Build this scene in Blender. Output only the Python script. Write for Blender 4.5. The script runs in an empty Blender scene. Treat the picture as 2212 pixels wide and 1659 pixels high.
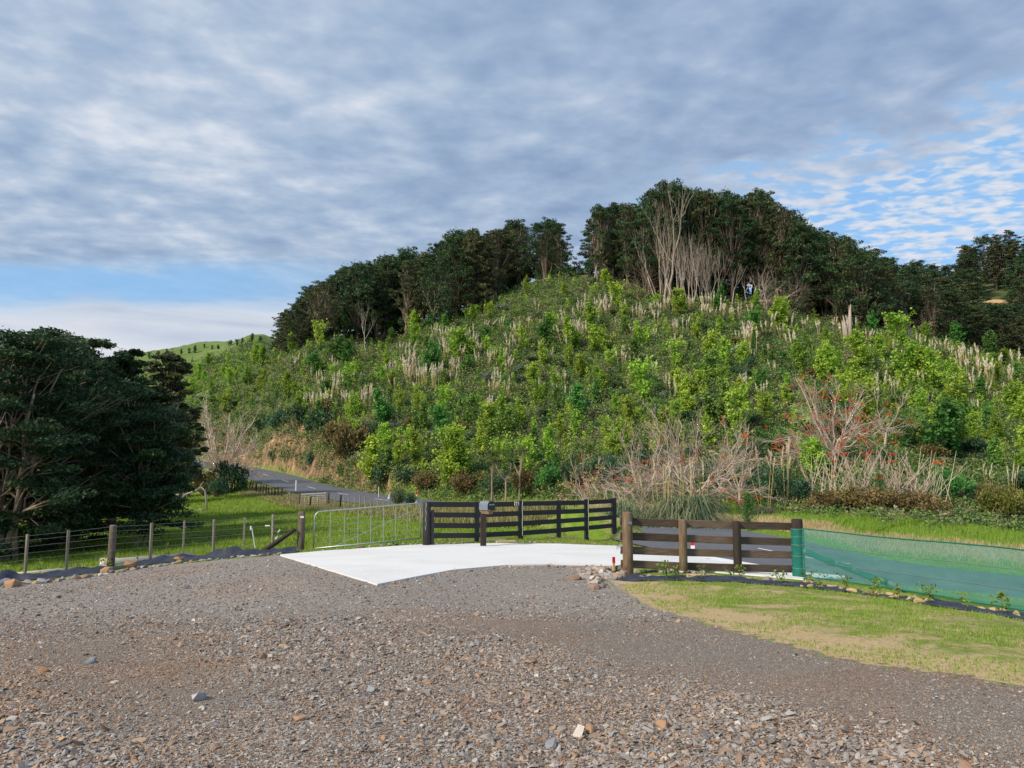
import bpy, math, random
import numpy as np
from mathutils import Vector, Matrix
PI = math.pi
C = bpy.context.scene.collection
R_ = np.random.default_rng
# ------------------------------------------------------------------ camera model
F = 1597.5; TH = math.atan(170.5 / F); CT, ST = math.cos(TH), math.sin(TH); CAMZ = 1.65
def ray(xv, vv):
    cx = xv - 1106.0; cy = 829.5 - vv
    y = F * CT - cy * ST; z = F * ST + cy * CT
    return cx / y, z / y
def at(xv, vv, d):
    a, t = ray(xv, vv); return np.array([a * d, d, CAMZ + t * d])
def te(vv): return ray(1106.0, vv)[1]
# ------------------------------------------------------------------ terrain
ctl = []
def col(xv, lst):
    for d, v in lst: ctl.append(at(xv, v, d))
def pz(*t):
    for q in t: ctl.append(np.array(q, float))
pz((0, 3, 0), (2, 3, 0), (-2, 3, 0), (0, 1, 0), (1.5, 5, -.01), (-1.5, 5, -.02), (0, 8, -.12), (-3, 8, -.2), (3, 8, -.14), (5.4, 8, -.17))
col(1106, [(13, 1286), (16.6, 1222), (22, 1180)])
col(815, [(13, 1265), (22, 1185), (30, 1150), (42, 1112), (50, 1096)])
pz((-7.2, 13, -.6), (-4, 6, -.08), (-6, 9, -.32), (-9, 12, -.62), (4, 5.2, 0), (6, 7, -.15), (8, 9, -.35), (7, 11, -.55), (4, 11, -.35))
col(0, [(16.8, 1270), (19, 1246), (23, 1232), (30, 1195), (40, 1150), (60, 1100), (90, 1060), (150, 1000), (220, 900), (300, 810), (380, 850)])
col(-300, [(16, 1285), (20, 1255), (30, 1205), (60, 1110), (120, 1030), (220, 920), (300, 830), (380, 870)])
col(250, [(18.5, 1238), (20.5, 1222), (24, 1212), (30, 1180), (45, 1130), (70, 1085), (110, 1030), (160, 930), (220, 850), (285, 768), (360, 810)])
col(400, [(20, 1215), (21.2, 1208), (25, 1196), (30, 1172), (45, 1126), (60, 1091), (70, 1076), (100, 1030)])
col(450, [(128, 965), (160, 890), (200, 820), (240, 770), (265, 738), (330, 790)])
col(590, [(21.6, 1192), (24, 1185)])
col(523, [(30, 1165), (45, 1118), (60, 1080), (75, 1058)])
col(560, [(118, 975), (126, 935), (150, 870), (190, 790), (235, 722), (300, 770)])
col(640, [(92, 1026), (97, 962), (110, 900), (125, 835), (138, 765), (150, 742), (175, 735), (230, 790)])
col(700, [(50, 1103), (79, 1042), (84, 985), (98, 905), (115, 830), (132, 752), (150, 728), (170, 725), (220, 770)])
col(800, [(67, 1058), (71, 1015), (85, 930), (100, 860), (125, 785), (140, 750), (155, 730), (180, 728), (240, 790)])
col(1000, [(30, 1135), (52, 1083), (57, 1062), (63, 1020), (75, 940), (90, 850), (110, 750), (125, 690), (140, 672), (165, 672), (230, 740)])
col(1250, [(35, 1120), (45, 1090), (51, 1050), (59, 990), (75, 890), (95, 760), (115, 650), (125, 605), (140, 592), (165, 600), (230, 680)])
col(1450, [(36, 1122), (40, 1105), (46, 1060), (55, 980), (70, 860), (90, 740), (110, 660), (116, 645), (130, 622), (155, 620), (220, 700)])
col(1650, [(33, 1125), (38, 1108), (44, 1060), (55, 970), (70, 860), (90, 750), (110, 680), (115, 668), (130, 645), (155, 640), (220, 700)])
col(1850, [(26.6, 1196), (28.2, 1170), (31, 1128), (36, 1104), (44, 1040), (55, 950), (70, 860), (90, 770), (108, 715), (130, 690), (160, 670), (230, 720)])
col(2050, [(25.2, 1218), (27, 1188), (29.5, 1150), (36, 1114), (45, 1045), (58, 950), (75, 870), (95, 780), (108, 740), (140, 700), (190, 645), (215, 630), (290, 700)])
col(2212, [(24.3, 1240), (26.5, 1200), (28.5, 1174), (33, 1148), (42, 1085), (55, 990), (75, 890), (100, 805), (115, 770), (140, 705), (180, 640), (200, 588), (230, 575), (320, 650)])
col(2600, [(24, 1262), (28, 1200), (33, 1165), (42, 1100), (55, 1010), (75, 910), (115, 780), (180, 640), (230, 570), (320, 640)])
col(1400, [(14.6, 1247)]); col(1356, [(15.1, 1244), (16.6, 1222), (21.8, 1184)])
col(1726, [(15.7, 1248), (17.5, 1250)]); col(2212, [(13, 1324), (11, 1352), (15.5, 1300)])
pz((-2.6, 22.5, -.82), (.3, 24.7, -.86), (3.8, 27.4, -.86), (3, 24, -.95), (-6.2, 21.8, -.88), (-3.2, 18, -.62), (-8, 17, -.85))
pz((0, -3, 0), (0, -20, 0), (0, -200, -2), (20, -3, -.3), (-20, -3, -.5), (60, -3, -2), (-60, -3, -2), (200, -10, -4), (-200, -10, -4),
   (25, 10, -2.2), (-22, 10, -1.5), (0, 3000, -10), (1500, 2500, -10), (-1500, 2500, -10), (3000, 0, -10), (-3000, 0, -10), (0, -3000, -10),
   (500, 700, -5), (-500, 700, -5), (0, 600, 0))
ctl = np.array(ctl)
def pol(x, y): return np.stack([np.arctan2(x, y) * 1.25, np.log(np.hypot(x, y) + 2.0)], -1)
_P = pol(ctl[:, 0], ctl[:, 1]); CQ = .05 ** 2
def _phi(A, B):
    d = (A[:, None, 0] - B[None, :, 0]) ** 2 + (A[:, None, 1] - B[None, :, 1]) ** 2
    return np.sqrt(d + CQ)
_n = len(ctl); _A = np.zeros((_n + 1, _n + 1)); _A[:_n, :_n] = _phi(_P, _P) - 1e-4 * np.eye(_n); _A[:_n, _n] = 1; _A[_n, :_n] = 1
_W = np.linalg.solve(_A, np.append(ctl[:, 2], 0))
def base_h(x, y):
    x = np.asarray(x, float).ravel(); y = np.asarray(y, float).ravel(); out = np.empty(len(x))
    for i in range(0, len(x), 20000):
        q = pol(x[i:i + 20000], y[i:i + 20000]); out[i:i + 20000] = _phi(q, _P) @ _W[:-1] + _W[-1]
    return out
# road centreline
RK = np.array([(-62, 124, 3.2), (-48, 113, 1.9), (-39, 104, .95), (-32, 95, .25), (-26.6, 86, -.33), (-21, 77, -.87), (-15.3, 67.5, -1.18), (-9.8, 58, -1.27),
     (-4.0, 49, -1.3), (1.9, 39.8, -1.22), (5.4, 32.6, -1.12), (7.0, 27.6, -1.12), (9.9, 23.6, -1.45), (15.1, 21.7, -1.97), (24, 19.8, -2.7), (36, 18, -3.4), (60, 16, -4.2)])
def spline(K, n=12):
    K = np.asarray(K, float); P = np.vstack([2 * K[0] - K[1], K, 2 * K[-1] - K[-2]]); o = []
    for i in range(1, len(P) - 2):
        p0, p1, p2, p3 = P[i - 1:i + 3]
        for t in np.arange(n) / n:
            o.append(.5 * ((2 * p1) + (-p0 + p2) * t + (2 * p0 - 5 * p1 + 4 * p2 - p3) * t * t + (-p0 + 3 * p1 - 3 * p2 + p3) * t ** 3))
    o.append(K[-1]); return np.array(o)
RC = spline(RK, 8)
def road_d(x, y):
    """signed distance (positive on the hill side), road height"""
    x = np.asarray(x, float).ravel(); y = np.asarray(y, float).ravel()
    best = np.full(len(x), 1e9); sg = np.zeros(len(x)); zz = np.zeros(len(x))
    for i in range(len(RC) - 1):
        a, b = RC[i], RC[i + 1]; ex, ey = b[0] - a[0], b[1] - a[1]; L2 = ex * ex + ey * ey
        t = np.clip(((x - a[0]) * ex + (y - a[1]) * ey) / L2, 0, 1)
        dx = x - a[0] - t * ex; dy = y - a[1] - t * ey; d = np.hypot(dx, dy); m = d < best
        best[m] = d[m]; sg[m] = np.sign(ex * dy - ey * dx)[m]; zz[m] = (a[2] + t * (b[2] - a[2]))[m]
    return best * sg, zz
def sstep(a, b, x): t = np.clip((x - a) / (b - a), 0, 1); return t * t * (3 - 2 * t)
def vnoise(x, y, s=1.0, seed=0):
    x = x * s + seed * 17.3; y = y * s - seed * 9.1
    return (np.sin(x * 1.7 + 2.1 * np.sin(y * .9)) + np.sin(y * 1.9 + 1.7 * np.sin(x * 1.3 + 1)) + .6 * np.sin(x * 3.7 + y * 2.9) + .4 * np.sin(-x * 6.1 + y * 5.3)) / 3
BK = np.array([(-9, 47, -1.1), (-4.5, 41, -.85), (-1.4, 35.5, -.55), (.6, 31.6, -.32), (2.0, 29.9, -.2), (3.2, 29.0, -.22), (3.9, 28.7, -.45)])
def H(x, y):
    x = np.asarray(x, float).ravel(); y = np.asarray(y, float).ravel()
    h = base_h(x, y); sd, rz = road_d(x, y); ad = np.abs(sd)
    w = 1 - sstep(3.6, 6.0, ad); w = np.where((sd > 0) & (x < -8), 1 - sstep(3.8, 4.8, ad), w)
    h = h * (1 - w) + (rz - .05) * w
    r = np.hypot(x, y)
    hill = sstep(4.5, 10, sd) * sstep(30, 45, y)
    h = h + hill * .35 * vnoise(x, y, .35) + hill * .12 * vnoise(x, y, 1.3, 2)
    cut = sstep(4.0, 4.6, sd) * (1 - sstep(9, 14, sd)) * sstep(-7, -12, x)
    h = h + cut * (.45 * vnoise(x, y, 1.1, 5) + .22 * vnoise(x, y, 3.1, 7))
    flat = (1 - sstep(4.5, 6, ad)) ; verge = (1 - flat) * sstep(18, 24, y) * (1 - hill)
    h = h + verge * .05 * vnoise(x, y, .9, 3)
    near = (x > -12) & (x < 7) & (y > 25) & (y < 50)
    if near.any():
        xn, yn = x[near], y[near]; bd = np.full(len(xn), 1e9); bz = np.zeros(len(xn))
        for q0, q1 in zip(BK[:-1], BK[1:]):
            ex, ey = q1[0] - q0[0], q1[1] - q0[1]; t = np.clip(((xn - q0[0]) * ex + (yn - q0[1]) * ey) / (ex * ex + ey * ey), 0, 1); d_ = np.hypot(xn - q0[0] - t * ex, yn - q0[1] - t * ey); m_ = d_ < bd
            bd[m_] = d_[m_]; bz[m_] = (q0[2] + t * (q1[2] - q0[2]))[m_]
        w_ = 1 - sstep(.25, 1.5, bd); hn = h[near]; h[near] = np.maximum(hn, hn * (1 - w_) + (bz + .05 * vnoise(xn, yn, 1.5, 6)) * w_)
    pad = 1 - sstep(14, 20, r)
    h = h + pad * .02 * vnoise(x, y, .8, 4)
    return h
def H1(x, y): return float(H([x], [y])[0])
_dd = np.exp(np.linspace(math.log(3.2), math.log(330), 260))
def hit(pts, dmin=0):
    """unproject view points onto the ground"""
    pts = np.asarray(pts, float).reshape(-1, 2); out = np.zeros((len(pts), 3))
    for i0 in range(0, len(pts), 60):
        P = pts[i0:i0 + 60]; a, t = ray(P[:, 0], P[:, 1]); D = _dd[None, :]
        X = a[:, None] * D; Y = np.repeat(D, len(P), 0); Z = CAMZ + t[:, None] * D
        G = H(X, Y).reshape(X.shape) - Z
        for j in range(len(P)):
            s = np.where((G[j] >= 0) & (_dd > dmin))[0]
            if len(s) == 0: k = len(_dd) - 1; d = _dd[k]
            else:
                k = s[0]
                if k == 0: d = _dd[0]
                else:
                    g0, g1 = G[j, k - 1], G[j, k]; f = g0 / (g0 - g1) if g0 < 0 else 1; d = _dd[k - 1] + f * (_dd[k] - _dd[k - 1])
            out[i0 + j] = (a[j] * d, d, CAMZ + t[j] * d)
    return out
def hitd(xv, vv):
    return hit([(xv, vv)])[0]
# ------------------------------------------------------------------ polygons (world) for the zones
def pin(poly, x, y):
    """signed distance to polygon, positive inside"""
    x = np.asarray(x, float); y = np.asarray(y, float); n = len(poly); inside = np.zeros(len(x), bool); best = np.full(len(x), 1e9)
    for i in range(n):
        ax, ay = poly[i][:2]; bx, by = poly[(i + 1) % n][:2]
        c = ((ay > y) != (by > y)) & (x < (bx - ax) * (y - ay) / (by - ay + 1e-12) + ax); inside ^= c
        ex, ey = bx - ax, by - ay; t = np.clip(((x - ax) * ex + (y - ay) * ey) / (ex * ex + ey * ey + 1e-12), 0, 1)
        best = np.minimum(best, np.hypot(x - ax - t * ex, y - ay - t * ey))
    return np.where(inside, best, -best)
gv = hit([(-200, 1296), (0, 1266), (300, 1226), (600, 1200), (700, 1192), (905, 1180), (1060, 1177), (1200, 1179), (1345, 1188), (1390, 1225), (1330, 1236),
          (1312, 1250), (1400, 1312), (1500, 1340), (1600, 1368), (1720, 1400), (1850, 1430), (2030, 1455), (2212, 1482)])
gpoly = [tuple(p[:2]) for p in gv] + [(7, 4.5), (14, 1), (30, -30), (-30, -30), (-30, 8)]
lv = hit([(1312, 1250), (1350, 1243), (1500, 1246), (1720, 1249), (1830, 1262), (2000, 1290), (2212, 1326), (2400, 1355)])
lpoly = [tuple(p[:2]) for p in lv] + [(20, 10), (20, 0), (14, 1), (7, 4.5)] + [tuple(p[:2]) for p in gv[:11:-1]]
# ------------------------------------------------------------------ mesh helpers
def mesh_np(name, V, Fs, attrs=None, smooth=False):
    if not isinstance(Fs, list): Fs = [Fs]
    Fs = [f for f in Fs if len(f)]
    m = bpy.data.meshes.new(name); V = np.asarray(V, np.float32)
    m.vertices.add(len(V)); m.vertices.foreach_set('co', V.ravel())
    idx = np.concatenate([np.asarray(f, np.int32).ravel() for f in Fs])
    tot = np.concatenate([np.full(len(f), np.asarray(f).shape[1], np.int32) for f in Fs])
    st = np.concatenate([[0], np.cumsum(tot)[:-1]]).astype(np.int32)
    m.loops.add(len(idx)); m.loops.foreach_set('vertex_index', idx)
    m.polygons.add(len(tot)); m.polygons.foreach_set('loop_start', st)
    m.polygons.foreach_set('use_smooth', np.full(len(tot), bool(smooth)))
    m.update(calc_edges=True)
    for k, a in (attrs or {}).items():
        t = m.attributes.new(k, 'FLOAT', 'POINT'); t.data.foreach_set('value', np.asarray(a, np.float32))
    return m
def tag(o, label=None, cat=None, group=None, kind=None):
    if label: o['label'] = label
    if cat: o['category'] = cat
    if group: o['group'] = group
    if kind: o['kind'] = kind
    return o
def link(name, me, mat=None, parent=None):
    if mat is not None and not me.materials: me.materials.append(mat)
    o = bpy.data.objects.new(name, me); C.objects.link(o)
    if parent is not None: o.parent = parent
    return o
def empty(name, loc=(0, 0, 0), rz=0, s=1.0):
    o = bpy.data.objects.new(name, None); C.objects.link(o); o.location = loc; o.rotation_euler = (0, 0, rz)
    o.empty_display_size = .2
    o.scale = s if hasattr(s, '__len__') else (s, s, s); return o
def place(name, parts, loc, rz=0, s=1.0, label=None, cat=None, group=None):
    """one thing with its parts; copies share mesh data"""
    r = empty(name, loc, rz, s); tag(r, label, cat, group)
    for nm, me, mt in parts: link(nm, me, mt, r)
    return r
class MB:
    def __init__(s): s.V = []; s.F = {}; s.n = 0
    def add(s, V, Fl):
        V = np.asarray(V, float); s.V.append(V)
        for f in Fl: s.F.setdefault(len(f), []).append([i + s.n for i in f])
        s.n += len(V)
    def tube(s, pts, rad, k=6, cap=True):
        pts = np.asarray(pts, float); n = len(pts)
        rad = np.full(n, rad) if np.isscalar(rad) else np.asarray(rad)
        T = np.gradient(pts, axis=0); T /= np.linalg.norm(T, axis=1)[:, None] + 1e-9
        ref = np.array([1., 0, 0]) if abs(T[0][2]) > .9 else np.array([0, 0, 1.])
        an = np.arange(k) * 2 * PI / k; V = np.empty((n, k, 3))
        for i in range(n):
            u = np.cross(T[i], ref); u /= np.linalg.norm(u) + 1e-9; v = np.cross(T[i], u); ref = np.cross(u, T[i]) if i else ref
            ref = -np.cross(T[i], u) if False else ref
            V[i] = pts[i] + rad[i] * (np.cos(an)[:, None] * u + np.sin(an)[:, None] * v)
        Fl = [[i * k + j, i * k + (j + 1) % k, (i + 1) * k + (j + 1) % k, (i + 1) * k + j] for i in range(n - 1) for j in range(k)]
        if cap: Fl += [list(range(k))[::-1], [(n - 1) * k + j for j in range(k)]]
        s.add(V.reshape(-1, 3), Fl)
    def box(s, c, size, rz=0):
        c = np.array(c, float); h = np.array(size, float) / 2
        q = np.array([(x, y, z) for z in (-1, 1) for x, y in ((-1, -1), (1, -1), (1, 1), (-1, 1))]) * h
        cs, sn = math.cos(rz), math.sin(rz); q = np.stack([q[:, 0] * cs - q[:, 1] * sn, q[:, 0] * sn + q[:, 1] * cs, q[:, 2]], -1)
        s.add(q + c, [[3, 2, 1, 0], [4, 5, 6, 7], [0, 1, 5, 4], [1, 2, 6, 5], [2, 3, 7, 6], [3, 0, 4, 7]])
    def beam(s, p, q, w, h, off=0.0, b=.006):
        """plank from p to q, w thick sideways, h high, with eased edges"""
        p = np.array(p, float); q = np.array(q, float); t = (q - p) / np.linalg.norm(q - p)
        u = np.cross(t, (0, 0, 1.)); u /= np.linalg.norm(u) + 1e-9; v = np.cross(u, t); p = p + u * off; q = q + u * off
        pr = [(-w / 2, -h / 2 + b), (-w / 2 + b, -h / 2), (w / 2 - b, -h / 2), (w / 2, -h / 2 + b), (w / 2, h / 2 - b), (w / 2 - b, h / 2), (-w / 2 + b, h / 2), (-w / 2, h / 2 - b)]
        V = [p + u * a + v * c for a, c in pr] + [q + u * a + v * c for a, c in pr]
        s.add(V, [[i, (i + 1) % 8, 8 + (i + 1) % 8, 8 + i] for i in range(8)] + [list(range(8))[::-1], list(range(8, 16))])
    def mesh(s, name, smooth=False):
        return mesh_np(name, np.vstack(s.V), [np.array(f) for f in s.F.values()], smooth=smooth)
    def build(s, name, mat, parent=None, smooth=False): return link(name, s.mesh(name, smooth), mat, parent)
def nrm(a): return a / (np.linalg.norm(a, axis=-1, keepdims=True) + 1e-9)
def leafq(c, size, rng, up=.35, asp=.55, tone=None, axis=None):
    """rhombic leaf faces at the centres c"""
    n = len(c); size = np.broadcast_to(size, (n,))[:, None] * (.6 + .8 * rng.random((n, 1)))
    nn = nrm(rng.normal(size=(n, 3)) + np.array([0, 0, up * 3])); t = rng.normal(size=(n, 3)) if axis is None else axis + rng.normal(size=(n, 3)) * .25
    t = nrm(t - nn * (t * nn).sum(1, keepdims=True)) if axis is None else nrm(t)
    v = nrm(np.cross(nn, t)); a = t * size; b = v * size * asp
    V = np.stack([c - a, c + b - a * .1, c + a, c - b - a * .1], 1).reshape(-1, 3)
    Q = np.arange(4 * n).reshape(n, 4); tn = rng.random(n) if tone is None else tone
    return V, Q, np.repeat(tn, 4)
def join(parts):
    V = []; Q = []; T = []; n = 0
    for v, q, t in parts: V.append(v); Q.append(q + n); T.append(t); n += len(v)
    return np.vstack(V), np.vstack(Q), np.concatenate(T)
def leafmesh(name, parts):
    V, Q, T = join(parts); return mesh_np(name, V, Q, {'tone': T})
# ------------------------------------------------------------------ materials
class NT:
    def __init__(s, name):
        s.m = bpy.data.materials.new(name); s.m.use_nodes = True; s.t = s.m.node_tree; s.t.nodes.clear()
        s.out = s.t.nodes.new('ShaderNodeOutputMaterial')
    def n(s, ty, props=None, **inp):
        nd = s.t.nodes.new(ty)
        for k, v in (props or {}).items(): setattr(nd, k, v)
        for k, v in inp.items():
            k = int(k[1:]) if k[0] == 'i' and k[1:].isdigit() else k.replace('_', ' ')
            s.set(nd.inputs[k], v)
        return nd
    def set(s, i, v):
        if hasattr(v, 'is_linked') or isinstance(v, bpy.types.NodeSocket): s.t.links.new(v, i)
        else:
            if i.type == 'RGBA' and len(v) == 3: v = (*v, 1)
            i.default_value = v
    def noise(s, sc, det=3, vec=None, rough=.55, dist=0): 
        n = s.n('ShaderNodeTexNoise', Scale=sc, Detail=det, Roughness=rough, Distortion=dist)
        if vec is not None: s.set(n.inputs['Vector'], vec)
        return n.outputs['Fac']
    def ramp(s, f, stops, interp='LINEAR'):
        r = s.n('ShaderNodeValToRGB'); r.color_ramp.interpolation = interp; e = r.color_ramp.elements
        while len(e) > 1: e.remove(e[-1])
        for i, (p, c) in enumerate(stops):
            q = e[0] if i == 0 else e.new(p); q.position = p; c = (c, c, c) if np.isscalar(c) else c; q.color = (*c, 1)
        s.set(r.inputs[0], f); return r.outputs[0]
    def mix(s, f, a, b, bt='MIX'):
        r = s.n('ShaderNodeMix', dict(data_type='RGBA', blend_type=bt)); s.set(r.inputs[0], f); s.set(r.inputs[6], a); s.set(r.inputs[7], b); return r.outputs[2]
    def mt(s, op, a, b=0.0, c=None, clamp=False):
        r = s.n('ShaderNodeMath', dict(operation=op, use_clamp=clamp)); s.set(r.inputs[0], a); s.set(r.inputs[1], b)
        if c is not None: s.set(r.inputs[2], c)
        return r.outputs[0]
    def mr(s, v, a, b, c=0.0, d=1.0):
        r = s.n('ShaderNodeMapRange', dict(interpolation_type='SMOOTHSTEP')); 
        for i, q in enumerate((v, a, b, c, d)): s.set(r.inputs[i], q)
        return r.outputs[0]
    def attr(s, nm): return s.n('ShaderNodeAttribute', dict(attribute_name=nm)).outputs['Fac']
    def pos(s): return s.n('ShaderNodeNewGeometry').outputs['Position']
    def obj(s): return s.n('ShaderNodeTexCoord').outputs['Object']
    def bump(s, h, st=.5, dist=.02): return s.n('ShaderNodeBump', Strength=st, Distance=dist, Height=h).outputs[0]
    def bsdf(s, col, rough=.8, normal=None, spec=.3, metal=0.0):
        p = s.n('ShaderNodeBsdfPrincipled'); s.set(p.inputs['Base Color'], col); s.set(p.inputs['Roughness'], rough); s.set(p.inputs['Metallic'], metal)
        s.set(p.inputs['Specular IOR Level'], spec)
        if normal is not None: s.set(p.inputs['Normal'], normal)
        return p.outputs[0]
    def done(s, sh): s.t.links.new(sh, s.out.inputs[0]); return s.m
def pmat(name, c1, c2=None, scale=8, rough=.8, stretch=None, bump=.3, bd=.01, metal=0, spec=.3, tones=.0):
    t = NT(name); v = t.obj()
    if stretch: v = t.n('ShaderNodeMapping', Vector=v, Scale=stretch).outputs[0]
    c2 = c2 or tuple(x * .7 for x in c1); f = t.noise(scale, 5, v, .6)
    c = t.ramp(f, [(.3, c1), (.7, c2)])
    if tones:
        oi = t.n('ShaderNodeObjectInfo').outputs['Random']
        hv = t.n('ShaderNodeHueSaturation', Color=c, Value=t.mr(oi, 0.0, 1.0, 1 - tones, 1 + tones)); c = hv.outputs[0]
    return t.done(t.bsdf(c, rough, t.bump(t.noise(scale * 3, 4, v), bump, bd), spec, metal))
GAIN = dict(forest=2.2, forest_olive=2.0, hero_leaf=1.45, young=1.6, midgreen=1.9, darkshrub=2.0, greyshrub=1.9, rust=2.2, under=2.15, grass=1.35, pampas=1.5, pine=1.5)
def leafmat(name, stops, trans=.3, var=.18, rough=.55, hue=.02):
    t = NT(name); gn = GAIN.get(name, 1.0); stops = [(p, tuple(min(.85, v * gn) for v in c)) for p, c in stops]; c = t.ramp(t.attr('tone'), stops); oi = t.n('ShaderNodeObjectInfo').outputs['Random']
    h = t.n('ShaderNodeHueSaturation', Color=c, Hue=t.mr(oi, 0.0, 1.0, .5 - hue, .5 + hue), Value=t.mr(t.mt('FRACT', t.mt('MULTIPLY', oi, 7.31)), 0.0, 1.0, 1 - var, 1 + var)).outputs[0]
    p = t.bsdf(h, rough, spec=.25); tr = t.n('ShaderNodeBsdfTranslucent', Color=h).outputs[0]
    mx = t.n('ShaderNodeMixShader', Fac=trans); t.t.links.new(p, mx.inputs[1]); t.t.links.new(tr, mx.inputs[2])
    return t.done(mx.outputs[0])
M = {}
M['black_board'] = pmat('black_board', (.018, .018, .024), (.034, .032, .036), 6, .55, (1, 1, 9), .4, .004, spec=.35)
M['brown_board'] = pmat('brown_board', (.055, .040, .030), (.16, .115, .082), 5, .75, (.7, .7, 11), .6, .004, tones=.35)
M['pole'] = pmat('pole', (.24, .175, .11), (.10, .066, .042), 5, .85, (3, 3, .6), .6, .006, tones=.12)
M['dark_pole'] = pmat('dark_pole', (.05, .036, .028), (.022, .018, .018), 5, .8, (3, 3, .6), .6, .006)
M['grey_post'] = pmat('grey_post', (.34, .29, .23), (.20, .165, .13), 6, .9, (4, 4, .5), .6, .004, tones=.15)
M['strainer'] = pmat('strainer', (.20, .155, .12), (.09, .068, .052), 6, .9, (5, 5, .5), .7, .006, tones=.1)
M['galv'] = pmat('galv', (.42, .50, .50), (.30, .36, .37), 12, .42, None, .1, .001, .55, .5)
M['wire'] = pmat('wire', (.30, .32, .32), None, 12, .5, None, .1, .001, .5)
M['white_paint'] = pmat('white_paint', (.80, .80, .79), (.70, .70, .70), 9, .5, None, .05, .001)
M['red_paint'] = pmat('red_paint', (.62, .02, .035), (.5, .015, .03), 9, .5, None, .05, .001)
M['box_grey'] = pmat('box_grey', (.20, .235, .29), (.16, .19, .24), 5, .38, None, .05, .001, 0, .5)
M['box_black'] = pmat('box_black', (.008, .009, .014), (.014, .015, .02), 5, .3, None, .05, .001, 0, .5)
M['shelf_wood'] = pmat('shelf_wood', (.26, .16, .085), (.17, .10, .055), 7, .75, (1, 1, 6), .3, .002)
M['offcut'] = pmat('offcut', (.62, .48, .25), (.5, .38, .2), 7, .75, (1, 6, 6), .3, .002)
M['mat'] = pmat('mat', (.022, .027, .045), (.045, .052, .078), 5, .6, None, .6, .02, 0, .35)
M['pipe'] = pmat('pipe', (.56, .50, .40), (.42, .37, .29), 3, .8, None, .3, .004)
M['bark'] = pmat('bark', (.34, .26, .20), (.15, .112, .088), 3, .9, (4, 4, .5), .5, .03, tones=.25)
M['bark_pale'] = pmat('bark_pale', (.54, .45, .38), (.30, .24, .20), 3, .9, (4, 4, .5), .5, .03, tones=.12)
M['bark_dark'] = pmat('bark_dark', (.15, .115, .088), (.065, .05, .042), 3, .9, (4, 4, .5), .6, .03)
M['bark_coral'] = pmat('bark_coral', (.60, .49, .40), (.42, .33, .27), 3, .85, None, .3, .01, tones=.1)
M['dead'] = pmat('dead', (.40, .36, .31), (.2, .18, .155), 4, .9, (3, 3, .6), .5, .01)
M['stem_green'] = pmat('stem_green', (.16, .14, .06), None, 6)
M['straw_stem'] = pmat('straw_stem', (.55, .42, .20), (.42, .31, .14), 6, .8)
G = lambda *s: list(s)
M['forest'] = leafmat('forest', G((0, (.012, .026, .014)), (.5, (.026, .050, .022)), (1, (.058, .088, .032))), .2)
M['forest_olive'] = leafmat('forest_olive', G((0, (.026, .036, .018)), (.5, (.052, .062, .028)), (1, (.10, .10, .05))), .2)
M['hero_leaf'] = leafmat('hero_leaf', G((0, (.010, .024, .014)), (.6, (.026, .052, .022)), (1, (.066, .098, .040))), .2, .1)
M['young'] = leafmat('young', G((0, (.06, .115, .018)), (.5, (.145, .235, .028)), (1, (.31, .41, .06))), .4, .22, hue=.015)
M['midgreen'] = leafmat('midgreen', G((0, (.022, .062, .016)), (.5, (.05, .115, .024)), (1, (.10, .19, .04))), .3, .25, hue=.03)
M['darkshrub'] = leafmat('darkshrub', G((0, (.012, .034, .018)), (.5, (.03, .065, .03)), (1, (.07, .115, .05))), .25, .25, hue=.03)
M['greyshrub'] = leafmat('greyshrub', G((0, (.05, .075, .055)), (.5, (.10, .135, .095)), (1, (.20, .235, .18))), .25, .15)
M['rust'] = leafmat('rust', G((0, (.04, .034, .013)), (.5, (.085, .064, .022)), (1, (.15, .13, .05))), .25, .2, hue=.015)
M['pine'] = leafmat('pine', G((0, (.02, .062, .018)), (1, (.07, .17, .04))), .2, .15)
M['pampas'] = leafmat('pampas', G((0, (.05, .078, .042)), (.6, (.115, .15, .085)), (1, (.27, .27, .15))), .3, .12)
M['plume'] = leafmat('plume', G((0, (.68, .60, .44)), (1, (.84, .79, .66))), .35, .08)
M['flower'] = leafmat('flower', G((0, (.50, .03, .012)), (1, (.78, .11, .03))), .3, .1)
M['yellowleaf'] = leafmat('yellowleaf', G((0, (.35, .22, .02)), (1, (.62, .46, .05))), .35, .1)
M['whiteflower'] = leafmat('whiteflower', G((0, (.62, .6, .5)), (1, (.8, .8, .7))), .3, .05)
M['under'] = leafmat('under', G((0, (.020, .038, .016)), (.25, (.04, .072, .022)), (.42, (.085, .13, .03)), (.55, (.12, .17, .035)), (.64, (.065, .072, .032)), (.76, (.13, .15, .075)), (.86, (.12, .082, .055)), (1, (.24, .20, .11))), .28, 0)
M['grass'] = leafmat('grass', G((0, (.08, .15, .016)), (.55, (.19, .29, .03)), (.76, (.28, .32, .06)), (.84, (.34, .26, .13)), (1, (.46, .34, .22))), .3, 0)
M['straw'] = leafmat('straw', G((0, (.16, .19, .05)), (.5, (.36, .31, .14)), (1, (.55, .42, .25))), .3, 0)
M['sapling'] = leafmat('sapling', G((0, (.10, .19, .03)), (1, (.32, .42, .07))), .4, .1)

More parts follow.
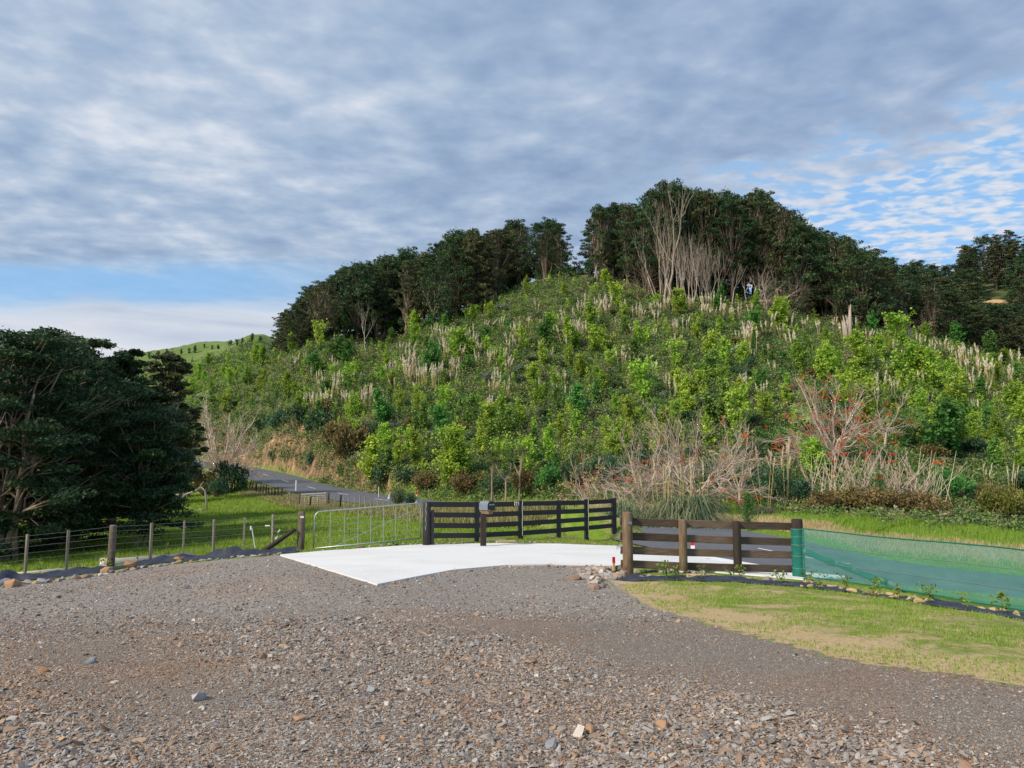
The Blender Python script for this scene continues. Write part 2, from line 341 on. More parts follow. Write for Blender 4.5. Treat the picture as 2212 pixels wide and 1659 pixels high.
def ground_mat():
    t = NT('ground'); P = t.pos()
    a = {k: t.attr(k) for k in ('gravel', 'lawn', 'clay', 'hill', 'straw', 'pasture', 'track')}
    n1 = t.noise(.55, 4, P); n2 = t.noise(3.2, 5, P, .65); n3 = t.noise(22, 4, P, .7); n4 = t.noise(.16, 3, P)
    grass = t.ramp(n2, [(.25, (.09, .17, .018)), (.5, (.18, .29, .03)), (.75, (.28, .37, .06))])
    grass = t.mix(t.mr(n1, .56, .72), grass, (.17, .17, .055)); grass = t.mix(t.mt('MULTIPLY', n3, .5), grass, (.05, .09, .012))
    strw = t.ramp(n3, [(.25, (.20, .15, .075)), (.6, (.46, .35, .21)), (.8, (.58, .45, .29))])
    sw = t.mr(t.mt('ADD', a['straw'], t.mt('MULTIPLY', t.mt('SUBTRACT', n2, .5), 1.1)), .35, .75)
    c = t.mix(sw, grass, strw)
    hl = t.ramp(n2, [(.3, (.04, .06, .025)), (.5, (.08, .11, .035)), (.7, (.13, .11, .06))])
    c = t.mix(a['hill'], c, hl)
    c = t.mix(a['pasture'], c, t.ramp(n4, [(.3, (.10, .16, .035)), (.7, (.15, .21, .06))]))
    # clay cutting
    mp = t.n('ShaderNodeMapping', Vector=P, Scale=(1.3, 1.3, .55)).outputs[0]; nc = t.noise(1.0, 6, mp, .65, .5)
    cl = t.ramp(nc, [(.32, (.05, .042, .022)), (.46, (.17, .115, .07)), (.56, (.28, .18, .10)), (.66, (.50, .30, .13)), (.8, (.58, .42, .22))])
    c = t.mix(a['clay'], c, cl)
    # lawn, new grass over bare sandy soil
    ln = t.noise(1.1, 6, P, .68, .6); ln2 = t.noise(7, 5, P, .7)
    soil = t.ramp(n3, [(.2, (.27, .185, .095)), (.5, (.46, .345, .19)), (.8, (.60, .47, .29))])
    soil = t.mix(t.mr(t.noise(.9, 3, P), .6, .7), soil, (.46, .30, .13))
    lg = t.ramp(n3, [(.2, (.10, .15, .025)), (.6, (.20, .26, .045)), (.9, (.34, .34, .11))])
    gm = t.mr(t.mt('ADD', t.mt('ADD', t.mt('MULTIPLY', ln, .8), t.mt('MULTIPLY', ln2, .35)), t.mt('MULTIPLY', a['straw'], -.34)), .46, .64)
    lawn = t.mix(gm, soil, lg)
    lw = t.mr(t.mt('ADD', a['lawn'], t.mt('MULTIPLY', t.mt('SUBTRACT', ln2, .5), .5)), -.06, .06)
    c = t.mix(lw, c, lawn)
    # gravel: two sizes of crushed rock
    def chips(sc):
        v = t.n('ShaderNodeTexVoronoi', Vector=P, Scale=sc, Randomness=1.0)
        v2 = t.n('ShaderNodeTexVoronoi', dict(feature='DISTANCE_TO_EDGE'), Vector=P, Scale=sc)
        rr = t.n('ShaderNodeSeparateColor', Color=v.outputs['Color']).outputs[0]
        return rr, v2.outputs[0]
    stops = [(0, (.16, .125, .10)), (.12, (.29, .245, .21)), (.28, (.38, .33, .285)), (.40, (.40, .29, .205)), (.52, (.42, .40, .375)), (.62, (.33, .205, .13)), (.70, (.54, .48, .42)), (.82, (.44, .28, .17)), (.90, (.34, .34, .35)), (.96, (.62, .57, .51)), (1, (.7, .66, .6))]
    r1, e1 = chips(46.0); r2, e2 = chips(95.0)
    g1 = t.ramp(r1, stops, 'CONSTANT'); g2 = t.ramp(r2, stops, 'CONSTANT')
    big = t.noise(.45, 3, P); fine = t.mt('MAXIMUM', t.mr(t.mt('ADD', a['track'], t.mt('MULTIPLY', t.mt('SUBTRACT', big, .5), 1.2)), .3, .7), t.mr(big, .52, .64))
    g2 = t.mix(.35, g2, (.36, .315, .27)); g = t.mix(fine, g1, g2)
    e = t.mix(fine, t.mr(e1, 0.0, .10, .35, 1.0), t.mr(e2, 0.0, .12, .6, 1.0))
    g = t.mix(1.0, t.mix(1.0, g, e, 'MULTIPLY'), (.82, .83, .83), 'MULTIPLY')
    rustn = t.mr(t.noise(.33, 2, t.n('ShaderNodeMapping', Vector=P, Location=(3.1, 7.7, 0)).outputs[0]), .48, .66)
    g = t.mix(t.mt('MULTIPLY', rustn, .75), g, t.mix(1.0, g, (1.12, .86, .70), 'MULTIPLY'))
    yy = t.n('ShaderNodeSeparateXYZ', Vector=P).outputs[1]; far_ = t.mt('MULTIPLY', t.mr(t.mt('ADD', yy, t.mt('MULTIPLY', big, 5.0)), 10.5, 13.5), .8)
    g = t.mix(far_, g, t.mix(1.0, t.mix(.5, g, (.34, .325, .31)), (1.22, 1.22, 1.22), 'MULTIPLY'))
    gw = t.mr(t.mt('ADD', a['gravel'], t.mt('MULTIPLY', t.mt('SUBTRACT', t.noise(6, 5, P, .7), .5), .9)), -.04, .04)
    c = t.mix(gw, c, g)
    hh = t.mt('ADD', t.mt('MULTIPLY', t.mix(fine, r1, r2), .5), t.mt('MULTIPLY', e, .7))
    hb = t.mix(gw, t.mt('MULTIPLY', t.mt('ADD', n3, n2), 1.3), hh)
    return t.done(t.bsdf(c, .9, t.bump(hb, .9, .018), .2))
# ------------------------------------------------------------------ the ground sheet
def build_ground():
    fi = np.concatenate([np.linspace(-180, -52, 50)[:-1], np.linspace(-52, -37, 60)[:-1], np.linspace(-37, 37, 560), np.linspace(37, 52, 60)[1:], np.linspace(52, 180, 50)[1:-1]]) * PI / 180
    r = np.concatenate([np.linspace(.3, 3, 12)[:-1], np.exp(np.linspace(math.log(3), math.log(150), 330))[:-1], np.exp(np.linspace(math.log(150), math.log(4000), 80))])
    A, B = np.meshgrid(fi, r); X = (np.sin(A) * B).ravel(); Y = (np.cos(A) * B).ravel(); Z = H(X, Y)
    nf, nr = len(fi), len(r); ids = np.arange(nf * nr).reshape(nr, nf); nx = np.roll(ids, -1, 1)
    Q = np.stack([ids[:-1], nx[:-1], nx[1:], ids[1:]], -1).reshape(-1, 4)[:, ::-1]
    X = np.append(X, 0); Y = np.append(Y, 0); Z = np.append(Z, H1(0, 0.01)); c = len(X) - 1
    T = np.stack([np.full(nf, c), nx[0], ids[0]], -1)[:, ::-1]
    sd, _ = road_d(X, Y); gd = pin(gpoly, X, Y); ld = pin(lpoly, X, Y); R = np.hypot(X, Y)
    clay = sstep(3.6, 4.1, sd) * (1 - sstep(8.5, 12, sd)) * sstep(-8, -13, X) * (1 - sstep(-44, -52, X))
    hill = sstep(1.5, 4, sd - np.where(X > 2, 6.0 + 1.5 * vnoise(X, Y, .5), 3.0))
    hill = hill * (R < 700)
    straw = np.zeros_like(X)
    straw = np.maximum(straw, np.clip(1 - np.abs(sd + 5.2) / 2.2, 0, 1) * (X < 4.5) * .55)
    straw = np.maximum(straw, np.clip(1 - np.abs(sd - 5.7) / 1.1, 0, 1) * (X > 3) * 1.1)
    straw = np.maximum(straw, np.clip(1 - (np.abs(sd) - 3.2) / .6, 0, 1) * .5)
    straw = np.maximum(straw, (1 - sstep(0, 1.3, ld)) * (ld > 0) * .9 * (gd > -1.6))
    track = sstep(-.4, .8, X - (2.3 - (Y - 4.6) * .75)) * (1 - .4 * sstep(9, 13, Y))
    past = sstep(160, 200, R) * (X < -60)
    me = mesh_np('ground', np.stack([X, Y, Z], -1), [Q, T], dict(gravel=np.clip(gd, -2, 2), lawn=np.clip(ld, -2, 2), clay=clay, hill=hill, straw=straw, pasture=past, track=track), smooth=True)
    tag(link('ground', me, ground_mat()), kind='structure')
build_ground()
# ------------------------------------------------------------------ the road
def ribbon(name, P, offs, mat, dz=0.0, zfun=None):
    T = nrm(np.gradient(P, axis=0)); N = np.stack([-T[:, 1], T[:, 0], 0 * T[:, 0]], -1); n = len(P); k = len(offs)
    V = np.array([[P[i] + N[i] * o + np.array([0, 0, dz - .012 * abs(o)]) for o in offs] for i in range(n)])
    ids = np.arange(n * k).reshape(n, k); Q = np.stack([ids[:-1, :-1], ids[1:, :-1], ids[1:, 1:], ids[:-1, 1:]], -1).reshape(-1, 4)[:, ::-1]
    return link(name, mesh_np(name, V.reshape(-1, 3), Q, smooth=True), mat)
def road_mat():
    t = NT('asphalt'); P = t.pos(); n = t.noise(60, 3, P, .7); b = t.noise(.8, 4, P)
    c = t.ramp(n, [(.3, (.085, .092, .108)), (.7, (.16, .172, .195))]); c = t.mix(t.mt('MULTIPLY', t.mr(b, .4, .7), .35), c, (.075, .082, .098))
    return t.done(t.bsdf(c, .85, t.bump(n, .5, .006), .3))
tag(ribbon('road', RC, np.linspace(-3.25, 3.25, 9), road_mat(), .05), kind='structure')
seg = np.concatenate([[0], np.cumsum(np.linalg.norm(np.diff(RC, axis=0), axis=1))])
def rp(s): return np.array([np.interp(s, seg, RC[:, k]) for k in range(3)])
# dash phase so that one dash sits at the photographed place
s0 = seg[np.argmin(np.hypot(RC[:, 0] + 15.3, RC[:, 1] - 67.5))]
k = -5
while s0 + 10 * k < seg[-1] - 4:
    a = s0 + 10 * k - 1.5
    if a > 1:
        pp = np.array([rp(a + q) for q in np.linspace(0, 3, 5)]); o = ribbon('road_marking', pp, [-.06, .06], M['white_paint'], .058); o['kind'] = 'structure'
    k += 1
# ------------------------------------------------------------------ the concrete driveway
def slab():
    up = [(605, 1200), (700, 1191.5), (905, 1178), (1060, 1175), (1200, 1177), (1345, 1184), (1522, 1207), (1621, 1224), (1745, 1245), (1825, 1252)]
    lo = [(605, 1200.8), (815, 1265), (900, 1248), (980, 1233), (1100, 1222.5), (1200, 1221), (1345, 1223), (1450, 1230), (1604, 1242), (1745, 1254), (1825, 1254.5)]
    xs = np.unique(np.concatenate([np.linspace(605, 1825, 90), [815]])); up = np.array(up); lo = np.array(lo)
    U = hit([(x, np.interp(x, up[:, 0], up[:, 1])) for x in xs]); L = hit([(x, np.interp(x, lo[:, 0], lo[:, 1])) for x in xs])
    m = 14; V = np.array([[U[i] * (1 - t) + L[i] * t for t in np.linspace(0, 1, m)] for i in range(len(xs))]); n = len(xs)
    g = V.reshape(-1, 3); rd, rz = road_d(g[:, 0], g[:, 1]); h = H(g[:, 0], g[:, 1]) + .028 + .035 * sstep(9, 5, np.abs(rd))
    h = np.maximum(h, np.where(np.abs(rd) < 4.2, rz + .058, -9)); g[:, 2] = h; V = g.reshape(n, m, 3)
    B = V.copy(); B[..., 2] -= .18
    ids = np.arange(n * m).reshape(n, m); Q = [np.stack([ids[:-1, :-1], ids[:-1, 1:], ids[1:, 1:], ids[1:, :-1]], -1).reshape(-1, 4)[:, ::-1]]
    edge = list(ids[:, 0]) + list(ids[-1, 1:]) + list(ids[::-1, -1][1:]) + list(ids[0, ::-1][1:-1])
    ev = V.reshape(-1, 3)[edge]; b0 = n * m; Vb = ev.copy(); Vb[:, 2] -= .2; k = len(edge)
    q = np.array([[edge[i], edge[(i + 1) % k], b0 + (i + 1) % k, b0 + i] for i in range(k)]); Q.append(q)
    t = NT('concrete'); P = t.pos(); n1 = t.noise(1.2, 4, t.n('ShaderNodeMapping', Vector=P, Scale=(.5, 2.2, 1)).outputs[0]); n2 = t.noise(14, 5, P, .7)
    c = t.ramp(n1, [(.3, (.68, .69, .69)), (.7, (.75, .755, .755))]); c = t.mix(t.mr(n2, .70, .76), c, (.50, .46, .42)); c = t.mix(t.mt('MULTIPLY', t.mr(t.noise(.55, 5, P, .6), .45, .7), .45), c, (.62, .61, .59))
    mt = t.done(t.bsdf(c, .75, t.bump(n2, .25, .004), .3))
    o = link('driveway', mesh_np('driveway', np.vstack([V.reshape(-1, 3), Vb]), Q), mt); tag(o, kind='structure'); return U, L
SU, SL = slab()
def off_slab(x, y): return ~((x > SL[0, 0]) & (x < SL[-1, 0]) & (y > np.interp(x, SL[:, 0], SL[:, 1]) - .05) & (y < np.interp(x, SU[:, 0], SU[:, 1]) + .1))
def fz(x, y): return H1(x, y)
# ================================================================== BUILT THINGS
def up(p, h): q = np.array(p, float).copy(); q[2] += h; return q
def post_mesh(name, base, top, r0, r1=None, k=14, rng=None, lean=(0, 0)):
    m = MB(); r1 = r1 or r0 * .94; b = np.array(base, float); h = top - b[2]
    pts = [b + np.array([lean[0] * t, lean[1] * t, h * t]) for t in (-.25, .33, .66, .985, 1.0)]
    m.tube(pts, [r0, r0 * .99, (r0 + r1) / 2, r1, r1 * .88], k); return m
# ---- post and rail fence by the driveway mouth (near, right)
def near_fence():
    root = empty('post_and_rail_fence', (0, 0, 0)); tag(root, 'brown stained post and rail fence of three bays before the road', 'fence')
    spec = [(1357, 1244, 1106, 15.1, .105, 'pole'), (1477, 1246, 1122, 15.35, .085, 'pole'), (1594.5, 1248, 1126, 15.55, .085, 'dark_pole'), (1726.5, 1250, 1121, 15.8, .118, 'dark_pole')]
    P = []
    for i, (xv, vb, vt, d, r, mt) in enumerate(spec):
        b = at(xv, vb, d); t = at(xv, vt, d); b[2] = min(b[2], H1(b[0], b[1]))
        post_mesh('p', b, t[2], r, r * .96).build('post', M[mt], root, True); P.append((b, t, r))
    VT = [[(1127, 1132.5), (1131, 1135), (1135, 1139)], ]
    tops = [(1129.5, 1133.6, 1137.0, 1140.5), (1162.4, 1166.5, 1170.5, 1174.5), (1192, 1196.2, 1200, 1203.5), (1222.5, 1226.5, 1230.5, 1234)]   # board centre heights at the four posts (+-)
    rng = random.Random(4)
    for row in tops:
        pc = []
        for j, v in enumerate(row):
            b, t, r = P[j]; q = at(spec[j][0], v - 16 + 17, spec[j][3]); pc.append(np.array([b[0], b[1] + r + .022, q[2] + .03]))
        for j in range(3):
            d = (pc[j + 1] - pc[j]); d /= np.linalg.norm(d)
            p = pc[j] - d * (.13 if j == 0 else -.002); q = pc[j + 1] - d * .002
            if j == 2: q = pc[j + 1] - d * .02
            m = MB(); m.beam(up(p, rng.uniform(-.006, .006)), up(q, rng.uniform(-.006, .006)), .04, .152); m.build('rail', M['brown_board'], root)
    # small tag stapled on the first post
    b, t, r = P[0]; m = MB(); m.box((b[0] + .03, b[1] - r - .004, t[2] - .21), (.085, .01, .06), .1); m.build('plate', M['box_grey'], root)
    return root, P
nf, NP = near_fence()
# ---- green windbreak netting on wire from the last post
def netting():
    b, t, r = NP[3]; p0 = np.array([b[0] + .05, b[1] - r - .01, 0]); e = at(2212, 1324, 13.0); dirn = np.array([e[0] - p0[0], e[1] - p0[1]]); L0 = np.hypot(*dirn); dirn /= L0
    L = L0 * 1.9; n = 60; m_ = 10; rng = R_(5)
    root = empty('netting_fence', (0, 0, 0)); tag(root, 'dark green see-through windbreak netting wrapped round the corner post and stretched along the roadside', 'netting fence')
    V = np.zeros((n, m_, 3)); s = np.linspace(0, L, n)
    # the fence line bends slowly round to the right
    for i, q in enumerate(s):
        x, y = p0[0] + dirn[0] * q, p0[1] + dirn[1] * q; g = H1(x, y) + .03
        topz = at(1742, 1141, 15.75)[2] + (at(2212, 1186, 13.0)[2] - at(1742, 1141, 15.75)[2]) * (q / L0)
        topz = max(topz, g + .9) if q > L0 else topz
        sag = -.02 * math.sin(q / 3.1 * PI) ** 2
        g0 = min(g, topz - .9)
        for j in range(m_):
            f = j / (m_ - 1); nn = .012 * math.sin(q * 7 + f * 5) + .012 * math.sin(q * 2.3 + j)
            nn += .03 * math.sin(q * 1.1 + 1) * math.sin(f * PI)
            V[i, j] = (x + dirn[1] * nn, y - dirn[0] * nn, g0 + (topz + sag - g0) * f)
    ids = np.arange(n * m_).reshape(n, m_); Q = np.stack([ids[:-1, :-1], ids[1:, :-1], ids[1:, 1:], ids[:-1, 1:]], -1).reshape(-1, 4)
    t = NT('netting'); P = t.obj(); wv = t.noise(2.2, 6, t.n('ShaderNodeMapping', Vector=P, Scale=(1, 1, 3)).outputs[0], .7)
    col = t.ramp(wv, [(.3, (.09, .38, .34)), (.7, (.17, .47, .43))]); d = t.n('ShaderNodeBsdfDiffuse', Color=col).outputs[0]; tl = t.n('ShaderNodeBsdfTranslucent', Color=col).outputs[0]
    a1 = t.n('ShaderNodeMixShader', Fac=.45); t.t.links.new(d, a1.inputs[1]); t.t.links.new(tl, a1.inputs[2])
    tp = t.n('ShaderNodeBsdfTransparent', Color=(.78, .97, .95)).outputs[0]; mx = t.n('ShaderNodeMixShader', Fac=t.mr(wv, 0.2, .8, .38, .50)); t.t.links.new(tp, mx.inputs[1]); t.t.links.new(a1.outputs[0], mx.inputs[2])
    net = t.done(mx.outputs[0])
    link('net', mesh_np('net', V.reshape(-1, 3), Q, smooth=True), net, root)
    gm = pmat('net_green', (.006, .11, .085), (.010, .16, .12), 12, .7, None, .3, .003)
    # hems top and bottom, stitched on wire
    for nm, j, dz in (('hem', m_ - 1, 0), ('hem', 0, .02)):
        mb = MB(); mb.tube([V[i, j] + (0, 0, dz) for i in range(n)], .014, 5); mb.build(nm, gm, root)
    for j in (3, 6):
        mb = MB(); mb.tube([V[i, j] + (dirn[1] * .015, -dirn[0] * .015, 0) for i in range(n)], .0035, 4); mb.build('wire', M['wire'], root)
    # sleeve round the post
    h = t_ = at(1726.5, 1141, 15.8)[2]; mb = MB(); rr = r + .014
    zs = [b[2] - .02] + [b[2] + (h - b[2]) * q for q in (.2, .4, .6, .8, 1)]
    mb.tube([(b[0], b[1], z) for z in zs], [rr + .004 * math.sin(i * 2.3) for i in range(6)], 20, False)
    mb.build('sleeve', gm, root, True)
    for q in (.22, .46, .68, .84, .99):
        mb = MB(); z = b[2] + (h - b[2]) * q; an = np.linspace(0, 2 * PI, 21); mb.tube([(b[0] + (rr + .006) * math.cos(a), b[1] + (rr + .006) * math.sin(a), z + .006 * math.sin(a + q)) for a in an], .004, 4)
        mb.build('tie_wire', M['galv'], root)
    # diagonal stay wrapped in folded net
    p = np.array([b[0] + .02, b[1] + .02, b[2] + (h - b[2]) * .58]); q = p + np.array([dirn[0], dirn[1], 0]) * 2.05; q[2] = H1(q[0], q[1]) + .05
    pts = [p + (q - p) * f + np.array([0, 0, .012 * math.sin(f * 17)]) for f in np.linspace(0, 1, 14)]
    st = tag(empty('fence_stay', (0, 0, 0)), 'slanting timber stay propping the corner post behind the green netting', 'fence stay')
    mb = MB(); mb.tube(pts, [.05 + .008 * math.sin(i * 1.9) for i in range(14)], 8); mb.build('pole', M['grey_post'], st, True)
    mb = MB(); mb.tube([x - (0, .0, .004) for x in pts[1:-2]], [.062 + .014 * math.sin(i * 2.7) for i in range(11)], 9); mb.build('net_wrap', gm, st, True)
    return p0, dirn, L0
NET0, NETD, NETL = netting()
# ---- black board fence
def black_fence():
    root = empty('board_fence', (0, 0, 0)); tag(root, 'black painted four rail board fence carrying the house number 101', 'fence')
    S = [(921.5, 1173, 1084, 22.5, .12), (1030, 1166, 1084, 23.6, .062), (1124.5, 1163.5, 1081.5, 24.7, .07), (1207, 1158, 1080.5, 25.7, .062), (1267, 1153, 1078.5, 26.7, .066), (1326.5, 1148.5, 1076, 27.7, .075)]
    P = []
    for i, (xv, vb, vt, d, r) in enumerate(S):
        b = at(xv, vb, d); t = at(xv, vt, d); g = H1(b[0], b[1]); b[2] = min(b[2], g)
        ang = .5
        m = MB()
        if i == 0: m.tube([(b[0], b[1], b[2] - .2), (b[0], b[1], b[2] + .5), (b[0], b[1], t[2] - .02), (b[0], b[1], t[2])], [r, r * .98, r * .95, r * .85], 14)
        else: m.beam((b[0], b[1], b[2] - .2), (b[0] + .001, b[1] + .001, t[2]), .001, .001) if False else m.box((b[0], b[1], (b[2] - .2 + t[2]) / 2), (r * 2, r * 1.7, t[2] - b[2] + .2), ang)
        m.build('post', M['black_board'], root, i == 0); P.append((b, t, r))
    m = MB(); b, t, r = P[0]; pts = [(b[0] - .012 + .012 * math.sin(i * 1.7), b[1] - r * .97, t[2] - .02 - i * .075) for i in range(12)]
    m.tube(pts, [.010 + .005 * math.sin(i * 2.1) for i in range(12)], 5); m.build('split', M['dead'], root)
    # second gate stop post beside it
    m = MB(); m.box((b[0] + .17, b[1] + .02, b[2] + .5), (.09, .08, 1.12), .3); m.build('post', M['black_board'], root)
    rows = [(1090.5, 1090.3, 1088.3, 1087, 1085.5, 1082.4), (1112.8, 1112.5, 1109, 1106.2, 1103.7, 1099.8), (1135.5, 1135.3, 1131, 1126, 1122, 1117), (1158, 1156.3, 1152, 1145.8, 1141, 1135.5)]
    rg = random.Random(2)
    for row in rows:
        for j in range(5):
            q = []
            for i in (j, j + 1):
                b, t, r = P[i]; z = at(S[i][0], row[i], S[i][3] - r - .02)[2]; q.append(np.array([b[0] - .48 * (r + .024) * (i > 0) * .9, b[1] - (r + .024) * .88 * (i > 0), z]))
            if j == 0: q[0] = q[0] + np.array([.10, -.02, 0])
            dd = nrm(q[1] - q[0]); e0 = .0 if j == 0 else -.004; 
            m = MB(); m.beam(up(q[0] + dd * .003, rg.uniform(-.005, .005)), up(q[1] - dd * (.003 if j < 4 else -.08), rg.uniform(-.005, .005)), .036, .155); m.build('rail', M['black_board'], root)
    for i in (2, 4):
        b, t, r = P[i]; m = MB(); zz = np.linspace(b[2] + .12, t[2] - .01, 8); m.tube([(b[0] + .06 + .008 * math.sin(k * 2), b[1] - r - .062, z) for k, z in enumerate(zz)], .0065, 5); m.build('rope', M['white_paint'], root)
    # house number 101 on the top rail next to the third post
    b1, b2 = P[1], P[2]; d = nrm(b2[0] - b1[0]); d[2] = 0; nrmv = np.array([d[1], -d[0], 0]); zc = at(S[2][0], rows[0][2], S[2][3])[2]
    px = 3
    for kx, ch in enumerate('101'):
        xv = 1107.4 + 4.15 * kx; a, _ = ray(xv, 1082)
        # point on the rail plane at this azimuth
        p = P[1][0] + (P[2][0] - P[1][0]) * ((a * P[1][0][1] - P[1][0][0]) / ((P[2][0][0] - P[1][0][0]) - a * (P[2][0][1] - P[1][0][1])))
        c = np.array([p[0], p[1], 0]) + nrmv * (.062 + .024 + .03); c[2] = at(xv, 1088.3, c[1])[2]
        hh, ww, st = .135, .055, .017; m = MB()
        def bar(x0, z0, x1, z1, w=st):
            A = c + d * x0; A[2] += z0; B = c + d * x1; B[2] += z1; m.beam(A, B, .008, w) if abs(z1 - z0) < .01 else m.tube([A, B], w / 2, 6)
        if ch == '1': bar(0, -hh / 2, 0, hh / 2, .021); bar(-.018, hh / 2 - .026, 0, hh / 2 - .004, .012)
        else:
            an = np.linspace(0, 2 * PI, 21); pts = [c + d * (ww / 2 - st / 2) * math.cos(q) + np.array([0, 0, (hh / 2 - st / 2) * math.sin(q)]) for q in an]; m.tube(pts, .0095, 6)
        m.build('numeral', M['white_paint'], root)
    return P
BP = black_fence()
# ---- letterbox on its own post
def letterbox():
    d = 21.9; b = at(1043.8, 1175.5, d); zt = at(1043.8, 1110, d)[2]; b[2] = min(b[2], H1(b[0], b[1]) + .05)
    root = empty('letterbox', (b[0], b[1], b[2])); tag(root, 'grey half-round letterbox with a black front door on a dark post before the board fence', 'letterbox')
    Hh = zt - b[2]
    m = MB(); m.box((0, 0, Hh / 2 - .1), (.155, .13, Hh + .2), .25); m.build('post', M['dark_pole'], root)
    m = MB(); ang = -.95; cs, sn = math.cos(ang), math.sin(ang)
    def tr(p): p = np.asarray(p, float); return np.array([p[0] * cs - p[1] * sn + .11, p[0] * sn + p[1] * cs - .02, p[2] + Hh])
    # support block
    m = MB(); m.beam(tr((-.20, 0, .055)), tr((.19, 0, .055)), .15, .11); m.build('support', M['shelf_wood'], root)
    L, W, S, = .50, .115, .145
    prof = [(W, 0.0), (W, S)] + [(W * math.cos(a), S + W * math.sin(a)) for a in np.linspace(0, PI, 13)[1:-1]] + [(-W, S), (-W, 0)]
    z0 = .112; k = len(prof)
    def shell(x0, x1, mt, nm, sc=1.0, par=root):
        m = MB(); V = [tr((x, p * sc, z0 + q * sc)) for x in (x0, x1) for p, q in prof]
        m.add(V, [[i, (i + 1) % k, k + (i + 1) % k, k + i] for i in range(k)] + [list(range(k))[::-1], list(range(k, 2 * k))]); return m.build(nm, mt, par, False)
    body = shell(-L / 2, L / 2 - .045, M['box_grey'], 'body'); 
    fr = shell(L / 2 - .045, L / 2, M['box_black'], 'front', 1.035)
    m = MB(); m.beam(tr((L / 2 + .006, -.085, z0 + .165)), tr((L / 2 + .006, .085, z0 + .165)), .012, .035); m.build('slot_flap', M['box_grey'], fr)
    m = MB(); m.tube([tr((L / 2 + .002, -.10, z0 + .012)), tr((L / 2 + .014, -.10, z0 + .012))], .014, 8); m.build('lock', M['galv'], fr)
letterbox()
# ---- field gate
def gate():
    A = at(677, 1190, 21.9); B = at(908, 1162.5, 23.1); At = at(680, 1111, 21.9); Bt = at(908, 1086.5, 23.1)
    root = empty('farm_gate', (0, 0, 0)); tag(root, 'galvanised steel field gate with rounded top corners and wire mesh beside the white slab', 'gate')
    hA = At[2] - A[2]; hB = Bt[2] - B[2]; A[2] = max(A[2], H1(*A[:2]) + .04)
    def q(s, t): p = A * (1 - s) + B * s; p[2] = (A[2] + hA * t) * (1 - s) + (B[2] + hB * t) * s; return p
    c = .05; path = [q(.0, 0), q(0, .78)] + [q(c - c * math.cos(a), 1 - .22 + .22 * math.sin(a)) for a in np.linspace(.2, PI / 2, 6)]
    path += [q(1 - c + c * math.sin(a), 1 - .2 + .2 * math.cos(a)) for a in np.linspace(0, PI / 2 - .2, 6)] + [q(1, .78), q(1, 0)]
    path.append(q(0, 0)); m = MB()
    P = np.array(path); m.tube(P[:-1], .022, 8); m.tube([P[-2], P[-1]], .022, 8); m.build('frame', M['galv'], root, True)
    for s in (.145, .275, .40, .52, .64, .755, .87):
        m = MB(); m.tube([q(s, .01), q(s, .99)], .011, 6); m.build('upright', M['galv'], root)
    m = MB()
    for t in (.14, .28, .43, .58, .74): m.tube([q(.004, t), q(.995, t)], .0045, 4)
    m.build('mesh_wire', M['galv'], root)
    m = MB(); m.tube([q(.18, .0), q(.985, .86)], .007, 5); m.build('brace', M['galv'], root)
    for t in (.12, .82):
        m = MB(); p = q(1, t); m.tube([p, p + (.07, .02, 0)], .02, 7); m.build('hinge', M['wire'], root)
    m = MB(); p = q(0, .52); e = at(652, 1147, 21.7); m.tube([p, (p + e) / 2 - (0, 0, .03), e], .008, 5); m.build('chain', M['wire'], root)
gate()
# ---- post and wire fence on the left
LF = [(53, 1154, 1247, 18.9, 'b'), (143, 1145, 1233, 19.4, 'b'), (239, 1134, 1226, 19.9, 's'), (324, 1130, 1215, 20.4, 'b'), (394, 1125, 1209, 20.8, 'b'), (460, 1122, 1204, 21.1, 'b'), (525, 1117.5, 1198, 21.4, 'b'), (588, 1111, 1193, 21.65, 'b'), (649, 1105, 1190, 21.75, 's')]
def wire_fence():
    root = empty('wire_fence', (0, 0, 0)); tag(root, 'post and wire fence with grey timber battens along the edge of the paddock', 'fence')
    tops = []; bs = []
    S = [(-150, 1178, 1275, 17.9, 'b')] + LF
    for i, (xv, vt, vb, d, k) in enumerate(S):
        b = at(xv, vb, d); t = at(xv, vt, d); g = H1(b[0], b[1]); b[2] = min(b[2], g) - .03
        bs.append(b); tops.append(t)
        if k == 's': post_mesh('p', b, t[2], .105 if xv > 300 else .095, None, 14, lean=(.01, 0)).build('post', M['strainer'], root, True)
        else:
            m = MB(); m.beam(b - (0, 0, .1), np.array([b[0] + .012 * math.sin(i * 3), b[1] + .004, t[2]]), .065, .05, 0, .004); m.build('batten', M['grey_post'], root)
    for f in (.12, .27, .42, .57, .72, .86, .965):
        m = MB(); pts = []
        for i in range(len(bs)):
            p = bs[i] * (1 - f) + tops[i] * f; p[0] = bs[i][0] + .02; p[1] = bs[i][1] - .045 - (.06 if i in (3, 9) else 0); p[2] = bs[i][2] * (1 - f) + tops[i][2] * f; pts.append(p)
        m.tube(pts, .0032, 4); m.build('wire', M['wire'], root)
    m = MB(); b = bs[-1]; m.box((b[0] + .05, b[1] - .112, tops[-1][2] - .15), (.10, .008, .055), .2); m.build('plate', M['white_paint'], root)
    # angled stay
    st = at(638, 1143, 21.6); e = at(556, 1193, 21.2); e[2] = H1(e[0], e[1]) - .03; m = MB(); P = [st + (e - st) * f + np.array([0, 0, -.02 * math.sin(f * PI)]) for f in np.linspace(0, 1, 7)]
    o = MB(); o.tube(P, [.055, .058, .062, .066, .068, .07, .07], 10); o.build('stay', M['dark_pole'], root, True)
wire_fence()
